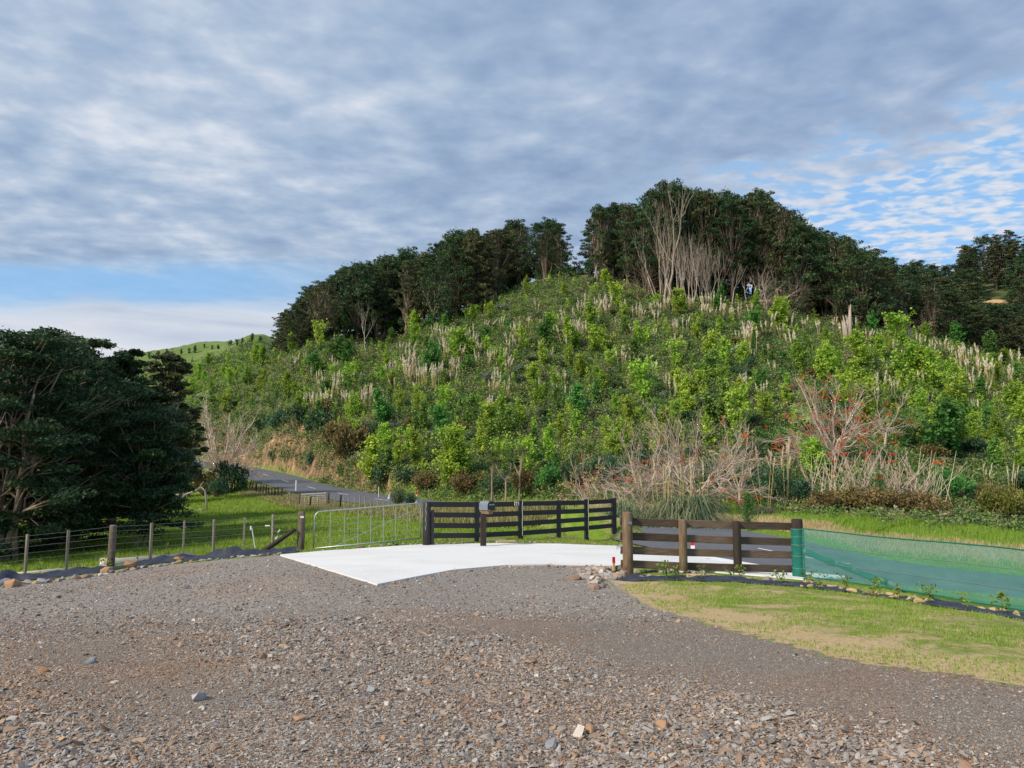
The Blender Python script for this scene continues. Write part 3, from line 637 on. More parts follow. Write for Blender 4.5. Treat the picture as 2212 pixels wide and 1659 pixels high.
# ---- tread-in plastic post and white insulators by the fence
m = MB(); b = at(1013 * .548, 1196, 22.2); b = at(568, 1188, 22.5); b[2] = H1(*b[:2]); t = at(544, 1140, 22.5)
b2 = at(553, 1178, 22.5); m.tube([(b2[0] + .05, b2[1], b2[2] - .45), tuple(t)], [.009, .014], 6); m.tube([t - (.02, 0, .06), t + (-.03, 0, .05)], .028, 7)
tag(m.build('fence_standard', M['white_paint']), 'white plastic electric fence standard leaning near the last battens', 'fence post')
rt = tag(empty('fence_tape'), 'loop of thin tape with white insulators hanging behind the battens', 'fence tape')
pts = [at(x, v, 22.6) for x, v in ((576, 1136), (598, 1150), (606, 1160), (599, 1176), (591, 1190), (596, 1197))]
m = MB(); m.tube(pts, .006, 5); m.build('tape', M['wire'], rt)
for x, v in ((578, 1136), (603, 1147), (597.5, 1162), (593.5, 1173)):
    p = at(x, v, 22.55); m = MB(); m.tube([p - (.03, 0, .04), p + (.03, 0, .04)] if x != 578 else [p - (.07, 0, 0), p + (.07, 0, 0)], .022, 7); m.build('insulator', M['white_paint'], rt)
# ---- weed mats
def matstrip(path, w0, w1, name, lab, cat, seed, side=1, rise=.05):
    rng = R_(seed); P = hit(path); P = spline(P, 10); T = nrm(np.gradient(P, axis=0)); N = np.stack([-T[:, 1], T[:, 0], 0 * T[:, 0]], -1); n = len(P); m_ = 11
    V = np.zeros((n, m_, 3)); s = np.concatenate([[0], np.cumsum(np.linalg.norm(np.diff(P[:, :2], axis=0), axis=1))])
    for j in range(m_):
        f = j / (m_ - 1); w = w0 + (w1 - w0) * s / s[-1]; o = (f - .5) * w * (1 + .16 * np.sin(s * 2.1 + 1) + .1 * np.sin(s * 5.3))
        V[:, j] = P + N * (o + .06 * np.sin(s * 1.3))[:, None]
        V[:, j, 2] = H(V[:, j, 0], V[:, j, 1]) + .012 + rise * math.sin(f * PI) * (1 + .6 * np.sin(s * 3.3 + f * 4) + .35 * np.sin(s * 9.1 - f * 9)) * (.7 + .3 * np.sin(s * 1.1)) + (.012 * np.sin(s * 15 + f * 14))
    ids = np.arange(n * m_).reshape(n, m_); Q = np.stack([ids[:-1, :-1], ids[1:, :-1], ids[1:, 1:], ids[:-1, 1:]], -1).reshape(-1, 4)
    o = link(name, mesh_np(name, V.reshape(-1, 3), Q, smooth=True), M['mat']); tag(o, lab, cat); return P, N, s
ML = matstrip([(-120, 1280), (0, 1257), (100, 1246), (200, 1234), (300, 1221), (400, 1211), (480, 1205), (560, 1197), (640, 1192)], 1.0, .7, 'weed_mat', 'wrinkled dark blue-black weed mat along the gravel edge on the left', 'weed mat', 1, rise=.15)
MR = matstrip([(1362, 1248.5), (1420, 1251), (1500, 1252.5), (1600, 1256), (1700, 1262), (1790, 1271), (1880, 1284), (1980, 1298), (2100, 1316), (2212, 1333), (2350, 1352)], .75, .85, 'weed_mat', 'flat dark weed mat strip with soil clods between lawn and fence on the right', 'weed mat', 2, rise=.05)
# ---- concrete pipes beyond the wire fence
def pipe(p, q, r, lab, bell):
    root = tag(empty('concrete_pipe'), lab, 'pipe'); p = np.array(p); q = np.array(q); d = nrm(q - p)
    m = MB(); k = 20; an = np.arange(k) * 2 * PI / k; u = nrm(np.cross(d, (0, 0, 1.))); v = np.cross(u, d)
    prof = [(0, r * .78), (0, r * 1.22), (.32, r * 1.22), (.42, r), (np.linalg.norm(q - p), r), (np.linalg.norm(q - p), r * .8), (.05, r * .78)] if bell else [(0, r * .8), (0, r), (np.linalg.norm(q - p), r), (np.linalg.norm(q - p), r * .8), (.05, r * .8)]
    V = np.array([[p + d * s + (np.cos(a) * u + np.sin(a) * v) * rr for a in an] for s, rr in prof]); n = len(prof)
    m.add(V.reshape(-1, 3), [[i * k + j, i * k + (j + 1) % k, ((i + 1) % n) * k + (j + 1) % k, ((i + 1) % n) * k + j] for i in range(n) for j in range(k)])
    m.build('barrel', M['pipe'], root, True); return root
def gpt(xv, vv, d, dz): q = at(xv, vv, d); q[2] = H1(q[0], q[1]) + dz; return q
pa = at(216, 1222, 20.6); pb = at(418, 1206, 22.0); r_ = .17
pr = pipe(pa, pb, r_, 'pale concrete pipe with its open socket end showing, lying behind the thick fence post', True)
mb = MB(); dd_ = nrm(pb - pa); u_ = nrm(np.cross(dd_, (0, 0, 1.))); v_ = np.cross(u_, dd_); mb.tube([pa - dd_ * .006 + (math.cos(a) * u_ + math.sin(a) * v_) * .19 for a in np.linspace(0, 2 * PI, 21)], .012, 5); mb.build('seal_ring', M['galv'], pr)
pipe(at(165, 1236, 20.3), at(-60, 1258, 19.6), .15, 'pale concrete pipe at the left edge running out of the picture behind the battens', False)
# ---- marker posts beside the road, small peg etc.
def marker(xv, vb, d, h, lab, lean=0, band=None, r=.045, name='marker_post'):
    b = at(xv, vb, d); b[2] = H1(b[0], b[1]); root = tag(empty(name, b), lab, 'marker post')
    m = MB(); m.beam((0, 0, -.1), (lean * h, .001, h * (.8 if band else 1)), r, r * 1.7, 0, .01); m.build('shaft', M['white_paint'], root)
    if band: m = MB(); m.beam((lean * h * .8, 0, h * .8 + .002), (lean * h, .001, h), r, r * 1.7, 0, .01); m.build('band', M[band], root)
marker(639, 1072, 72, 1.05, 'white road marker post standing by the roadside near the small field gate', 0, None, .10)
marker(818, 1065, 63, .95, 'plain thin white marker post on the far verge below the scrub', 0, None, .05)
marker(838, 1066, 60, .8, 'white marker post leaning behind the fuzzy bush on the verge', .25, 'red_paint', .08)
marker(896.5, 1079, 53, .95, 'taller of the two white marker posts with a red top on the far verge', .12, 'red_paint', .09)
marker(891, 1079, 52.5, .55, 'shorter of the two white marker posts on the far verge', .25, None, .09)
b = at(1496.5, 1186, 22.5); root = tag(empty('marker_post', (b[0], b[1], H1(b[0], b[1]) - .05)), 'short red and white marker post seen between the rails of the brown fence', 'marker post')
zt = at(1496.5, 1169, 22.5)[2] - root.location.z; m = MB(); m.box((0, 0, zt * .41 - .05), (.11, .05, zt * .82 + .1)); m.build('shaft', M['white_paint'], root); m = MB(); m.box((0, 0, zt * .91 + .002), (.112, .052, zt * .18)); m.build('band', M['red_paint'], root)
b = hit([(1326, 1236)])[0]; m = MB(); m.box((0, 0, .06), (.045, .045, .26), .3); o = MB(); root = tag(empty('survey_peg', b), 'red tipped survey peg standing in the rock pile beside the brown fence', 'peg'); m.build('stake', M['offcut'], root)
m = MB(); m.box((0, 0, .25), (.048, .048, .12), .3); m.build('painted_tip', M['red_paint'], root)
# timber offcut lying on the mat (photo: in front of the second bay)
a1, a2 = hit([(1727 - 243, 1251.5), (1727 - 183, 1252.5)]); m = MB(); m.beam(up(a1, .07), up(a2, .07), .09, .06); tag(m.build('timber_offcut', M['offcut']), 'short pale timber offcut lying on the weed mat before the second rail bay', 'timber')
# weathered planks on the ground behind the letterbox
for (x0, v0, x1, v1, d, lab, mt) in ((1052, 1161.5, 1092, 1159.5, 23.6, 'weathered grey log lying under the black fence right of the letterbox', 'dead'), (1072, 1167.5, 1112, 1165.5, 23.1, 'thin orange-brown plank lying on bare soil before the black fence', 'offcut')):
    p, q = at(x0, v0, d), at(x1, v1, d + .2); p[2] = H1(*p[:2]) + .05; q[2] = H1(*q[:2]) + .05; m = MB(); m.beam(p, q, .1, .07); tag(m.build('plank', M[mt]), lab, 'timber')
# ---- little gate and old fences across the paddock
def small_gate():
    A, B = at(649.5, 1096, 56), at(704, 1097.5, 55); A[2] = H1(*A[:2]) + .08; B[2] = H1(*B[:2]) + .08; h = .86
    root = tag(empty('field_gate'), 'small pale field gate in the old fence across the paddock', 'gate')
    f = lambda s, t: A * (1 - s) + B * s + np.array([0, 0, h * t]); m = MB(); m.tube([f(0, 0), f(0, 1), f(1, 1), f(1, 0)], .03, 6); m.tube([f(0, 0), f(1, 0)], .03, 6); m.build('frame', M['pipe'], root)
    m = MB()
    for t in (.16, .32, .48, .64, .8): m.tube([f(0, t), f(1, t)], .014, 4)
    for s in (.16, .33, .5, .67, .84): m.tube([f(s, 0), f(s, 1)], .014, 4)
    m.build('mesh_wire', M['pipe'], root)
    for s, hh in ((-.06, .95), (1.07, .95)):
        b = A * (1 - s) + B * s; post_mesh('p', (b[0], b[1], H1(*b[:2])), H1(*b[:2]) + hh, .12, None, 8).build('post', M['strainer'], root, True)
small_gate()
def old_fence(path, n, lab, hgt, rr, mts, seed, lean=.12, big=()):
    rg = random.Random(seed); root = tag(empty('paddock_fence'), lab, 'fence'); P = np.array(path, float); s = np.linspace(0, 1, n); kk = np.linspace(0, 1, len(P)); tp = []
    for i, q in enumerate(s):
        x, y = np.interp(q, kk, P[:, 0]), np.interp(q, kk, P[:, 1]); z = H1(x, y); hh = hgt * rg.uniform(.85, 1.1) * (1.15 if i in big else 1); r = rr * (2.2 if i in big else 1) * rg.uniform(.8, 1.2)
        lx, ly = rg.uniform(-lean, lean) * hh, rg.uniform(-lean, lean) * hh; m = MB()
        m.tube([(x, y, z - .1), (x + lx * .5, y + ly * .5, z + hh * .5), (x + lx, y + ly, z + hh)], [r, r, r * .9], 6); m.build('post' if (i in big or rr > .06) else 'batten', M[mts[1] if i in big else mts[0]], root); tp.append((x + lx * .85, y + ly * .85, z + hh * .85))
    for f in (1, .55):
        m = MB(); m.tube([(a, b, c - (1 - f) * hgt * .8) for a, b, c in tp], .006, 3); m.build('wire', M['wire'], root)
def onoff(off, s0_, s1_, n=12):
    T = nrm(np.gradient(RC, axis=0)); N = np.stack([-T[:, 1], T[:, 0], 0 * T[:, 0]], -1); Q = RC + N * off; o = []
    for s in np.linspace(s0_, s1_, n): o.append([np.interp(s, seg, Q[:, 0]), np.interp(s, seg, Q[:, 1])])
    return o
def s_at(x, y): return seg[np.argmin(np.hypot(RC[:, 0] - x, RC[:, 1] - y))]
sg = s_at(-17, 70)
old_fence(onoff(-5.6, s_at(-31, 93), sg + 3.5), 26, 'old leaning dark batten fence between paddock and road left of the small gate', .9, .05, ('dark_pole', 'dark_pole'), 3, .25)
old_fence(onoff(-6.2, sg + 8.5, s_at(-3, 45)), 24, 'batten fence running through the straw verge right of the small gate', .85, .035, ('grey_post', 'dark_pole'), 5, .08, (7, 14))
old_fence(onoff(6.2, s_at(-2.6, 44), s_at(2.6, 34)), 14, 'row of grey fence posts on the far verge behind the board fence', .95, .05, ('grey_post', 'grey_post'), 7, .1, (4, 9))
# wooden rail trellis in the paddock
root = tag(empty('stock_rail'), 'low timber rail on two thin posts standing out in the paddock', 'rail')
A, B = at(408, 1160, 30), at(505, 1154, 31); m = MB(); m.tube([A, B], .028, 6); m.build('rail', M['strainer'], root)
for f in (.03, .45, .93):
    p = A * (1 - f) + B * f; m = MB(); m.tube([(p[0], p[1], H1(p[0], p[1]) - .1), p], .026, 6); m.build('post', M['strainer'], root)
# ================================================================== VEGETATION
def bez(p0, p1, p2, n): t = np.linspace(0, 1, n)[:, None]; return p0 * (1 - t) ** 2 + 2 * p1 * t * (1 - t) + p2 * t * t
def pad(rng, c, R, n, size, flat=.45, up=.5, tl=0.0, asp=.6):
    """a clump of leaves: lit tops, loose underside"""
    q = nrm(rng.normal(size=(n, 3))) * (rng.random((n, 1)) ** .45); q[:, 2] = np.abs(q[:, 2]) * np.where(rng.random(n) < .75, 1, -.5)
    P = c + q * np.array([R, R, R * flat]); tn = np.clip(.35 + .3 * rng.random(n) + tl, 0, 1)
    return leafq(P, size, rng, up, asp, tn)
def big_tree(seed, Hh, R, zc=.4, stems=1, nl=14, sub=4, pr=1.3, npad=90, leaf=.3, tr=.28, shape='dome', flat=.42, lean=0, spread=.4, kb=5, droop=0, dead=6, asp=.6, rag=.12):
    """trunk mesh + crown mesh; the crown is leaf clumps at the ends of real limbs"""
    rng = R_(seed); m = MB(); L = []; leanv = np.array([lean, 0, 0])
    def env(f):
        if shape == 'cone': return R * (1.02 - f) ** .75
        if shape == 'flat': return R * (math.sin(PI * (.30 + .62 * f)) ** .7)
        if shape == 'low': return R * (math.cos(PI / 2 * f ** 1.3) ** .6)
        return R * (math.sin(PI * (.16 + .83 * f)) ** .75)
    st = []
    for s in range(stems):
        a = rng.random() * 2 * PI; off = np.array([math.cos(a), math.sin(a), 0]) * (tr * 1.3 if stems > 1 else 0); hs = Hh * (rng.uniform(.62, .85))
        tip = off + leanv * hs / Hh + np.array([math.cos(a), math.sin(a), 0]) * R * spread * (1 if stems > 1 else .18) * rng.uniform(.5, 1.1) + np.array([0, 0, hs])
        mid = off * 1.2 + np.array([0, 0, hs * .55]) + rng.normal(size=3) * .03 * Hh * np.array([1, 1, 0])
        pts = bez(off - np.array([0, 0, .5]), mid, tip, 9); pts[1:-1] += rng.normal(size=(7, 3)) * .012 * Hh; r0 = tr * (1 if s == 0 else rng.uniform(.5, .85)) / (stems ** .25)
        m.tube(pts, r0 * np.linspace(1.05, .25, 9), 7); st.append((pts, r0))
    for i in range(nl):
        f = (i + rng.random()) / nl; z = Hh * (zc + (1 - zc) * f * .97); a = i * 2.399 + rng.random(); rr = env(f) * rng.uniform(.45, 1.0) * (1 + rag * (math.sin(2 * a + seed) + math.sin(3 * a + 5 * f + seed * 2) + .6 * math.sin(9 * f + seed)))
        T = np.array([math.cos(a) * rr, math.sin(a) * rr, z]) + leanv * z / Hh; pts, r0 = st[int(rng.integers(len(st)))]
        k = min(8, max(2, int(8 * (z / Hh) * rng.uniform(.5, .85)))); A = pts[k]; mid = A * .45 + T * .55; mid[2] += (T[2] - A[2]) * .05 + (.06 - droop) * np.hypot(*(T - A)[:2]); mid[:2] += rng.normal(size=2) * .05 * R
        q = bez(A, mid, T, 6); q[1:-1] += rng.normal(size=(4, 3)) * .02 * R; rb = max(.03, r0 * .42 * (1 - .5 * f)); m.tube(q, rb * np.linspace(1, .25, 6), kb, False)
        L.append(pad(rng, T, pr * rng.uniform(.75, 1.25), npad, leaf, flat, tl=rng.uniform(-.25, .25), asp=asp))
        for j in range(sub):
            o = np.clip(rng.normal(size=3), -1.2, 1.2) * np.array([pr * 1.15, pr * 1.15, pr * .6]); o[2] -= pr * .25; S = T + o; t0 = q[int(rng.integers(2, 5))]
            m.tube(bez(t0, (t0 + S) / 2 + rng.normal(size=3) * .12, S, 4), max(rb * .4, .03) * np.linspace(1, .4, 4), 3, False)
            L.append(pad(rng, S, pr * rng.uniform(.55, 1.0), int(npad * .7), leaf, flat, tl=rng.uniform(-.3, .3), asp=asp))
    for i in range(5):           # leaders poking out of the top
        a = rng.random() * 6.28; rr = env(.93) * rng.random(); z = Hh * rng.uniform(.90, 1.0); T = np.array([math.cos(a) * rr, math.sin(a) * rr, z]) + leanv
        m.tube([T * (.8, .8, 1) - (0, 0, Hh * .16), T], [.09, .04], 4, False); P = T - np.array([0, 0, 1.]) * rng.uniform(0, 1.3, (int(npad * .5), 1)) * pr + rng.normal(size=(int(npad * .5), 3)) * .22 * pr; L.append(leafq(P, leaf * .9, rng, .3, asp))
    for i in range(dead):        # bare lower limbs
        pts, r0 = st[int(rng.integers(len(st)))]; A = pts[int(rng.integers(2, 6))]; a = rng.random() * 2 * PI; d = np.array([math.cos(a), math.sin(a), rng.uniform(.2, .9)]) * R * rng.uniform(.35, .8)
        q = bez(A, A + d * .5 - (0, 0, .1 * R), A + d, 5); m.tube(q, r0 * .25 * np.linspace(1, .2, 5), 4, False)
    return m.mesh('trunk', True), leafmesh('crown', L)
def grow(rng, m, p, d, L, r, lv, tips, wob=.22, up=.06, spread=.75, kids=(2, 3), ratio=.72, nseg=5, maxl=99, k0=6):
    pts = [p]; rs = [r]
    for i in range(nseg):
        d = nrm(d + rng.normal(size=3) * wob + np.array([0, 0, up])); p = p + d * L / nseg; pts.append(p); rs.append(r * (1 - .45 * (i + 1) / nseg))
        if lv > 0 and i in (1, 3) and rng.random() < .6:
            s = nrm(d + rng.normal(size=3) * spread); grow(rng, m, p, s, L * ratio * rng.uniform(.55, .9), rs[-1] * .6, lv - 1, tips, wob, up, spread, kids, ratio, nseg, maxl, max(3, k0 - 1))
    m.tube(pts, rs, max(3, k0), False)
    if lv <= 0: tips.append((p, d)); return
    for _ in range(int(rng.integers(kids[0], kids[1] + 1))):
        s = nrm(d + rng.normal(size=3) * spread * .8); grow(rng, m, p, s, L * ratio * rng.uniform(.75, 1.1), rs[-1] * .78, lv - 1, tips, wob, up, spread, kids, ratio, nseg, maxl, max(3, k0 - 1))
def bare_tree(seed, Hh, r, lv=4, stems=1, spread=.6, wob=.2, up=.12, tilt=.5, fr=.38):
    rng = R_(seed); m = MB(); tips = []
    for s in range(stems):
        a = rng.random() * 6.28 if stems > 1 else 0; d = nrm(np.array([math.cos(a) * tilt, math.sin(a) * tilt, 1.0])) if stems > 1 else np.array([0, 0, 1.])
        grow(rng, m, np.array([math.cos(a), math.sin(a), 0]) * (.15 * stems ** .5 if stems > 1 else 0) - (0, 0, .3), d, Hh * fr * rng.uniform(.8, 1.15), r * (1 if stems == 1 else rng.uniform(.5, .9)), lv, tips, wob, up, spread)
    return m.mesh('limbs', True), tips
# ---------------- forest templates
def tmpl(nm, leafm, barkm, **k): t, c = big_tree(**k); return [('trunk', t, M[barkm]), ('crown', c, M[leafm])]
FT = {
 'tall': [tmpl('t', 'forest', 'bark_dark', seed=11, flat=.6, asp=.38, Hh=16, R=3.4, zc=.30, nl=28, sub=5, pr=0.73, npad=67, leaf=.17, tr=.30),
          tmpl('t', 'forest', 'bark', seed=12, flat=.6, asp=.38, Hh=16, R=3.0, zc=.28, nl=28, sub=5, pr=0.71, npad=67, leaf=.17, tr=.26, stems=2, spread=.5),
          tmpl('t', 'forest_olive', 'bark', seed=13, flat=.6, asp=.38, Hh=16, R=3.2, zc=.30, nl=25, sub=5, pr=0.71, npad=61, leaf=.19, tr=.26, stems=2)],
 'multi': [tmpl('t', 'forest', 'bark_dark', seed=21, flat=.6, asp=.38, Hh=13, R=4.6, zc=.28, nl=32, sub=5, pr=0.80, npad=67, leaf=.17, tr=.26, stems=4, spread=.5, shape='flat', dead=8),
           tmpl('t', 'forest_olive', 'bark', seed=22, flat=.6, asp=.38, Hh=13, R=4.2, zc=.34, nl=28, sub=5, pr=0.77, npad=65, leaf=.17, tr=.24, stems=4, spread=.45, shape='flat', dead=8)],
 'full': [tmpl('t', 'forest', 'bark_dark', seed=31, flat=.6, asp=.38, Hh=14, R=4.2, zc=.10, nl=41, sub=5, pr=0.89, npad=67, leaf=.20, tr=.3, shape='low'),
          tmpl('t', 'forest', 'bark_dark', seed=32, flat=.6, asp=.38, Hh=14, R=4.4, zc=.14, nl=38, sub=5, pr=0.94, npad=67, leaf=.20, tr=.3),
          tmpl('t', 'forest_olive', 'bark_dark', seed=33, flat=.6, asp=.38, Hh=14, R=4.0, zc=.12, nl=38, sub=5, pr=0.83, npad=67, leaf=.22, tr=.28, shape='cone')],
}
TOP = np.array([(560, 738), (590, 715), (620, 670), (650, 640), (700, 592), (760, 564), (820, 549), (858, 530), (905, 537), (950, 515), (1000, 496), (1050, 495), (1100, 482), (1180, 470), (1232, 482), (1250, 505), (1262, 498), (1282, 436), (1330, 430), (1375, 447), (1400, 430), (1425, 392), (1465, 396), (1500, 396), (1540, 402), (1575, 418), (1610, 428), (1645, 406), (1680, 432), (1700, 458), (1750, 482), (1800, 502), (1850, 530), (1900, 537), (1935, 572), (1975, 552), (2005, 545), (2035, 570), (2060, 545), (2100, 512), (2150, 492), (2212, 486), (2400, 470)], float)
BAS = np.array([(560, 760), (600, 758), (640, 750), (700, 738), (750, 735), (800, 745), (880, 722), (935, 710), (1000, 690), (1060, 655), (1130, 612), (1190, 602), (1250, 606), (1310, 606), (1400, 640), (1450, 645), (1560, 652), (1660, 668), (1760, 682), (1850, 712), (1950, 716), (2050, 738), (2150, 762), (2212, 775), (2400, 800)], float)
def topv(x): return np.interp(x, TOP[:, 0], TOP[:, 1])
def basv(x): return np.interp(x, BAS[:, 0], BAS[:, 1])
def hitmany(L): return hit(np.array(L, float)) if len(L) else np.zeros((0, 3))
rg = random.Random(77)
def zone(xv):
    for lim, t in ((640, "at the ridge's left end"), (800, 'above the clay cutting'), (960, 'above the road bend'), (1120, 'on the rising left ridge'), (1255, 'left of the sky gap'),
                   (1400, 'right of the sky gap'), (1540, 'at the pale summit stems'), (1700, 'right of the pale stems'), (1860, 'right of the summit'), (2010, 'in the saddle on the right')):
        if xv < lim: return t
    return 'on the far right hill'
# hero silhouettes at the front edge: x, base v, top v, type, index, look
FRONT = [
 (612, 757, 668, 'full', 2, 'dark small-leaved tree with drooping skirt'), (648, 750, 636, 'full', 0, 'dark dense tree reaching almost to the ground'), (690, 742, 600, 'multi', 1, 'dark tree on several thin leaning stems'),
 (730, 728, 575, 'tall', 1, 'dark tree on twin brown stems'), (770, 738, 562, 'full', 1, 'broad dark tree behind the bleached dead tree'), (835, 730, 550, 'full', 0, 'dark bushy tree'), (882, 722, 556, 'tall', 2, 'olive green tree with a slanting brown trunk'),
 (932, 709, 545, 'tall', 0, 'tall narrow tree with a pale straight trunk'), (985, 695, 525, 'full', 1, 'dark round tree'), (1030, 672, 500, 'full', 2, 'olive dark tree'), (1075, 650, 492, 'tall', 2, 'grey green tree on a thin winding trunk'),
 (1120, 618, 486, 'multi', 1, 'flat topped tree fanning out on many thin stems'), (1175, 604, 470, 'multi', 0, 'wide flat topped tree on a fan of brown stems'), (1207, 602, 474, 'tall', 1, 'flat topped tree on upright brown stems'),
 (1294, 612, 436, 'tall', 1, 'ragged tree with an open top and pale twin trunk'), (1325, 608, 430, 'tall', 0, 'tall tree with bushy dark head'), (1362, 625, 436, 'tall', 2, 'tall olive tree with thin grey limbs'), (1398, 642, 448, 'multi', 0, 'dark tree with low spreading dead limbs'),
 (1437, 640, 386, 'tall', 1, 'tallest tree with a tufted open head on pale curved stems'), (1482, 640, 400, 'tall', 0, 'tall dark tree rising behind the bare stems'), (1530, 645, 402, 'tall', 2, 'tall dark tree right behind the bare stems'), (1583, 652, 420, 'tall', 0, 'tall dark tree on a clean pale trunk'),
 (1612, 652, 425, 'tall', 2, 'grey green feathery tree'), (1645, 660, 406, 'tall', 1, 'tall pointed dark tree on a thin pole-like trunk'), (1690, 668, 440, 'multi', 1, 'dark layered tree above the spreading bare tree'), (1735, 680, 472, 'full', 0, 'dark layered tree'),
 (1780, 690, 492, 'multi', 0, 'dark layered tree with bare lower stems'), (1822, 702, 505, 'multi', 1, 'olive tree with a thicket of bare lower stems'), (1870, 714, 535, 'full', 1, 'dark rounded tree'), (1912, 715, 560, 'tall', 2, 'grey green tree at the edge of the saddle'),
 (1948, 716, 598, 'multi', 0, 'wide tree fanning out from pale upright stems'), (2012, 728, 605, 'multi', 1, 'spreading tree on crooked bare stems'), (2060, 740, 620, 'full', 0, 'layered dark tree sweeping to the ground'), (2105, 752, 655, 'full', 2, 'layered green tree sweeping to the ground'), (2165, 765, 660, 'full', 1, 'low dark layered tree'), (2222, 778, 668, 'tall', 2, 'thin grey green tree at the picture edge'), (2290, 790, 640, 'full', 0, 'dark layered tree outside the edge')]
HT = {'tall': 16.0, 'multi': 13.0, 'full': 14.0}
def put_tree(P, hgt, ty, ix, label, group, wf=1.0):
    parts = FT[ty][ix % len(FT[ty])]; s = hgt / HT[ty]; w = (s * .6 + .4) * wf
    return place('forest_tree', parts, (P[0], P[1], P[2] - .3), rg.uniform(0, 6.28), (w, w, s), label, 'tree', group)
fp = hitmany([(q[0], q[1]) for q in FRONT])
for q, p in zip(FRONT, fp):
    zt = CAMZ + te(q[2] + 8) * p[1]; put_tree(p, max(5, zt - p[2] + .3), q[3], q[4], q[5] + ' ' + zone(q[0]), 'trees along the forest edge', .95)
# rows behind the edge
for row, dz, stepx in ((1, 8, 36), (2, 17, 40), (3, 28, 46)):
    x = 606 + row * 13
    while x < 2330:
        p = hit([(x, basv(x))])[0]; a, _ = ray(x, 600); d = p[1] + dz + rg.uniform(-2, 2); X, Y = a * d, d; z = H1(X, Y); tv = topv(x) + rg.uniform(-7, 22) + (0 if row < 3 else 4)
        if x > 1935: tv = max(topv(x) + 10, basv(x) - 105 - row * 16 + rg.uniform(-8, 8)); tv = max(tv, 655) if 2095 < x < 2215 else tv
        h = CAMZ + te(tv) * d - z
        if h > 4.5 and not 1222 < x < 1290:
            put_tree((X, Y, z), min(h, 21), 'full' if rg.random() < .75 else 'tall', rg.randrange(3), 'dark crown ' + ('just behind the front trees ' if row == 1 else 'deep in the forest ' if row == 2 else 'on the forest crest ') + zone(x), 'trees %s of the forest edge %s' % ('just behind' if row == 1 else 'deep' if row == 2 else 'at the back', zone(x)))
        x += stepx * rg.uniform(.85, 1.15)
# far right hill
for k, (dd, n) in enumerate(((150, 8), (168, 9), (186, 10), (202, 11))):
    for i in range(n):
        xv = 1925 + (2330 - 1925) * (i + rg.uniform(.1, .9)) / n
        if 2108 < xv < 2205 and k in (0, 1): continue
        a, _ = ray(xv, 620); d = dd + rg.uniform(-4, 4); z = H1(a * d, d); tv = topv(xv) + (3 - k) * 24 + rg.uniform(0, 12)
        h = CAMZ + te(tv) * d - z
        if k == 3: h = CAMZ + te(topv(xv) + rg.uniform(6, 16)) * d - z
        h = min(max(h, 7), 19)
        put_tree((a * d, d, z), h, 'full' if k < 3 or rg.random() < .6 else 'tall', rg.randrange(3), 'dark layered tree on the far right hill ' + ('along its skyline' if k == 3 else 'beside the sandy clearing' if xv > 2080 else 'in the lower saddle'), 'trees of the far right hill %s' % ('skyline' if k == 3 else 'by the clearing' if xv > 2080 else 'saddle'), 1.1)
# sandy clearing on the far hill
p = at(2140, 634, 176); q = at(2185, 634, 176); m = MB()
rng = R_(9); an = np.linspace(0, 2 * PI, 26)[:-1]; c = (p + q) / 2; c[2] = H1(c[0], c[1])
V = [(c[0], c[1], c[2] + .5)]
for a in an:
    x = c[0] + 3.6 * math.cos(a) * rng.uniform(.85, 1.1); y = c[1] + 3.0 * math.sin(a) * rng.uniform(.85, 1.1); V.append((x, y, H1(x, y) + .1))
m.add(V, [[0, i + 1, (i + 1) % 25 + 1] for i in range(25)]); tag(m.build('clay_bank', pmat('sand', (.55, .38, .19), (.42, .27, .12), .6, .9)), kind='structure')
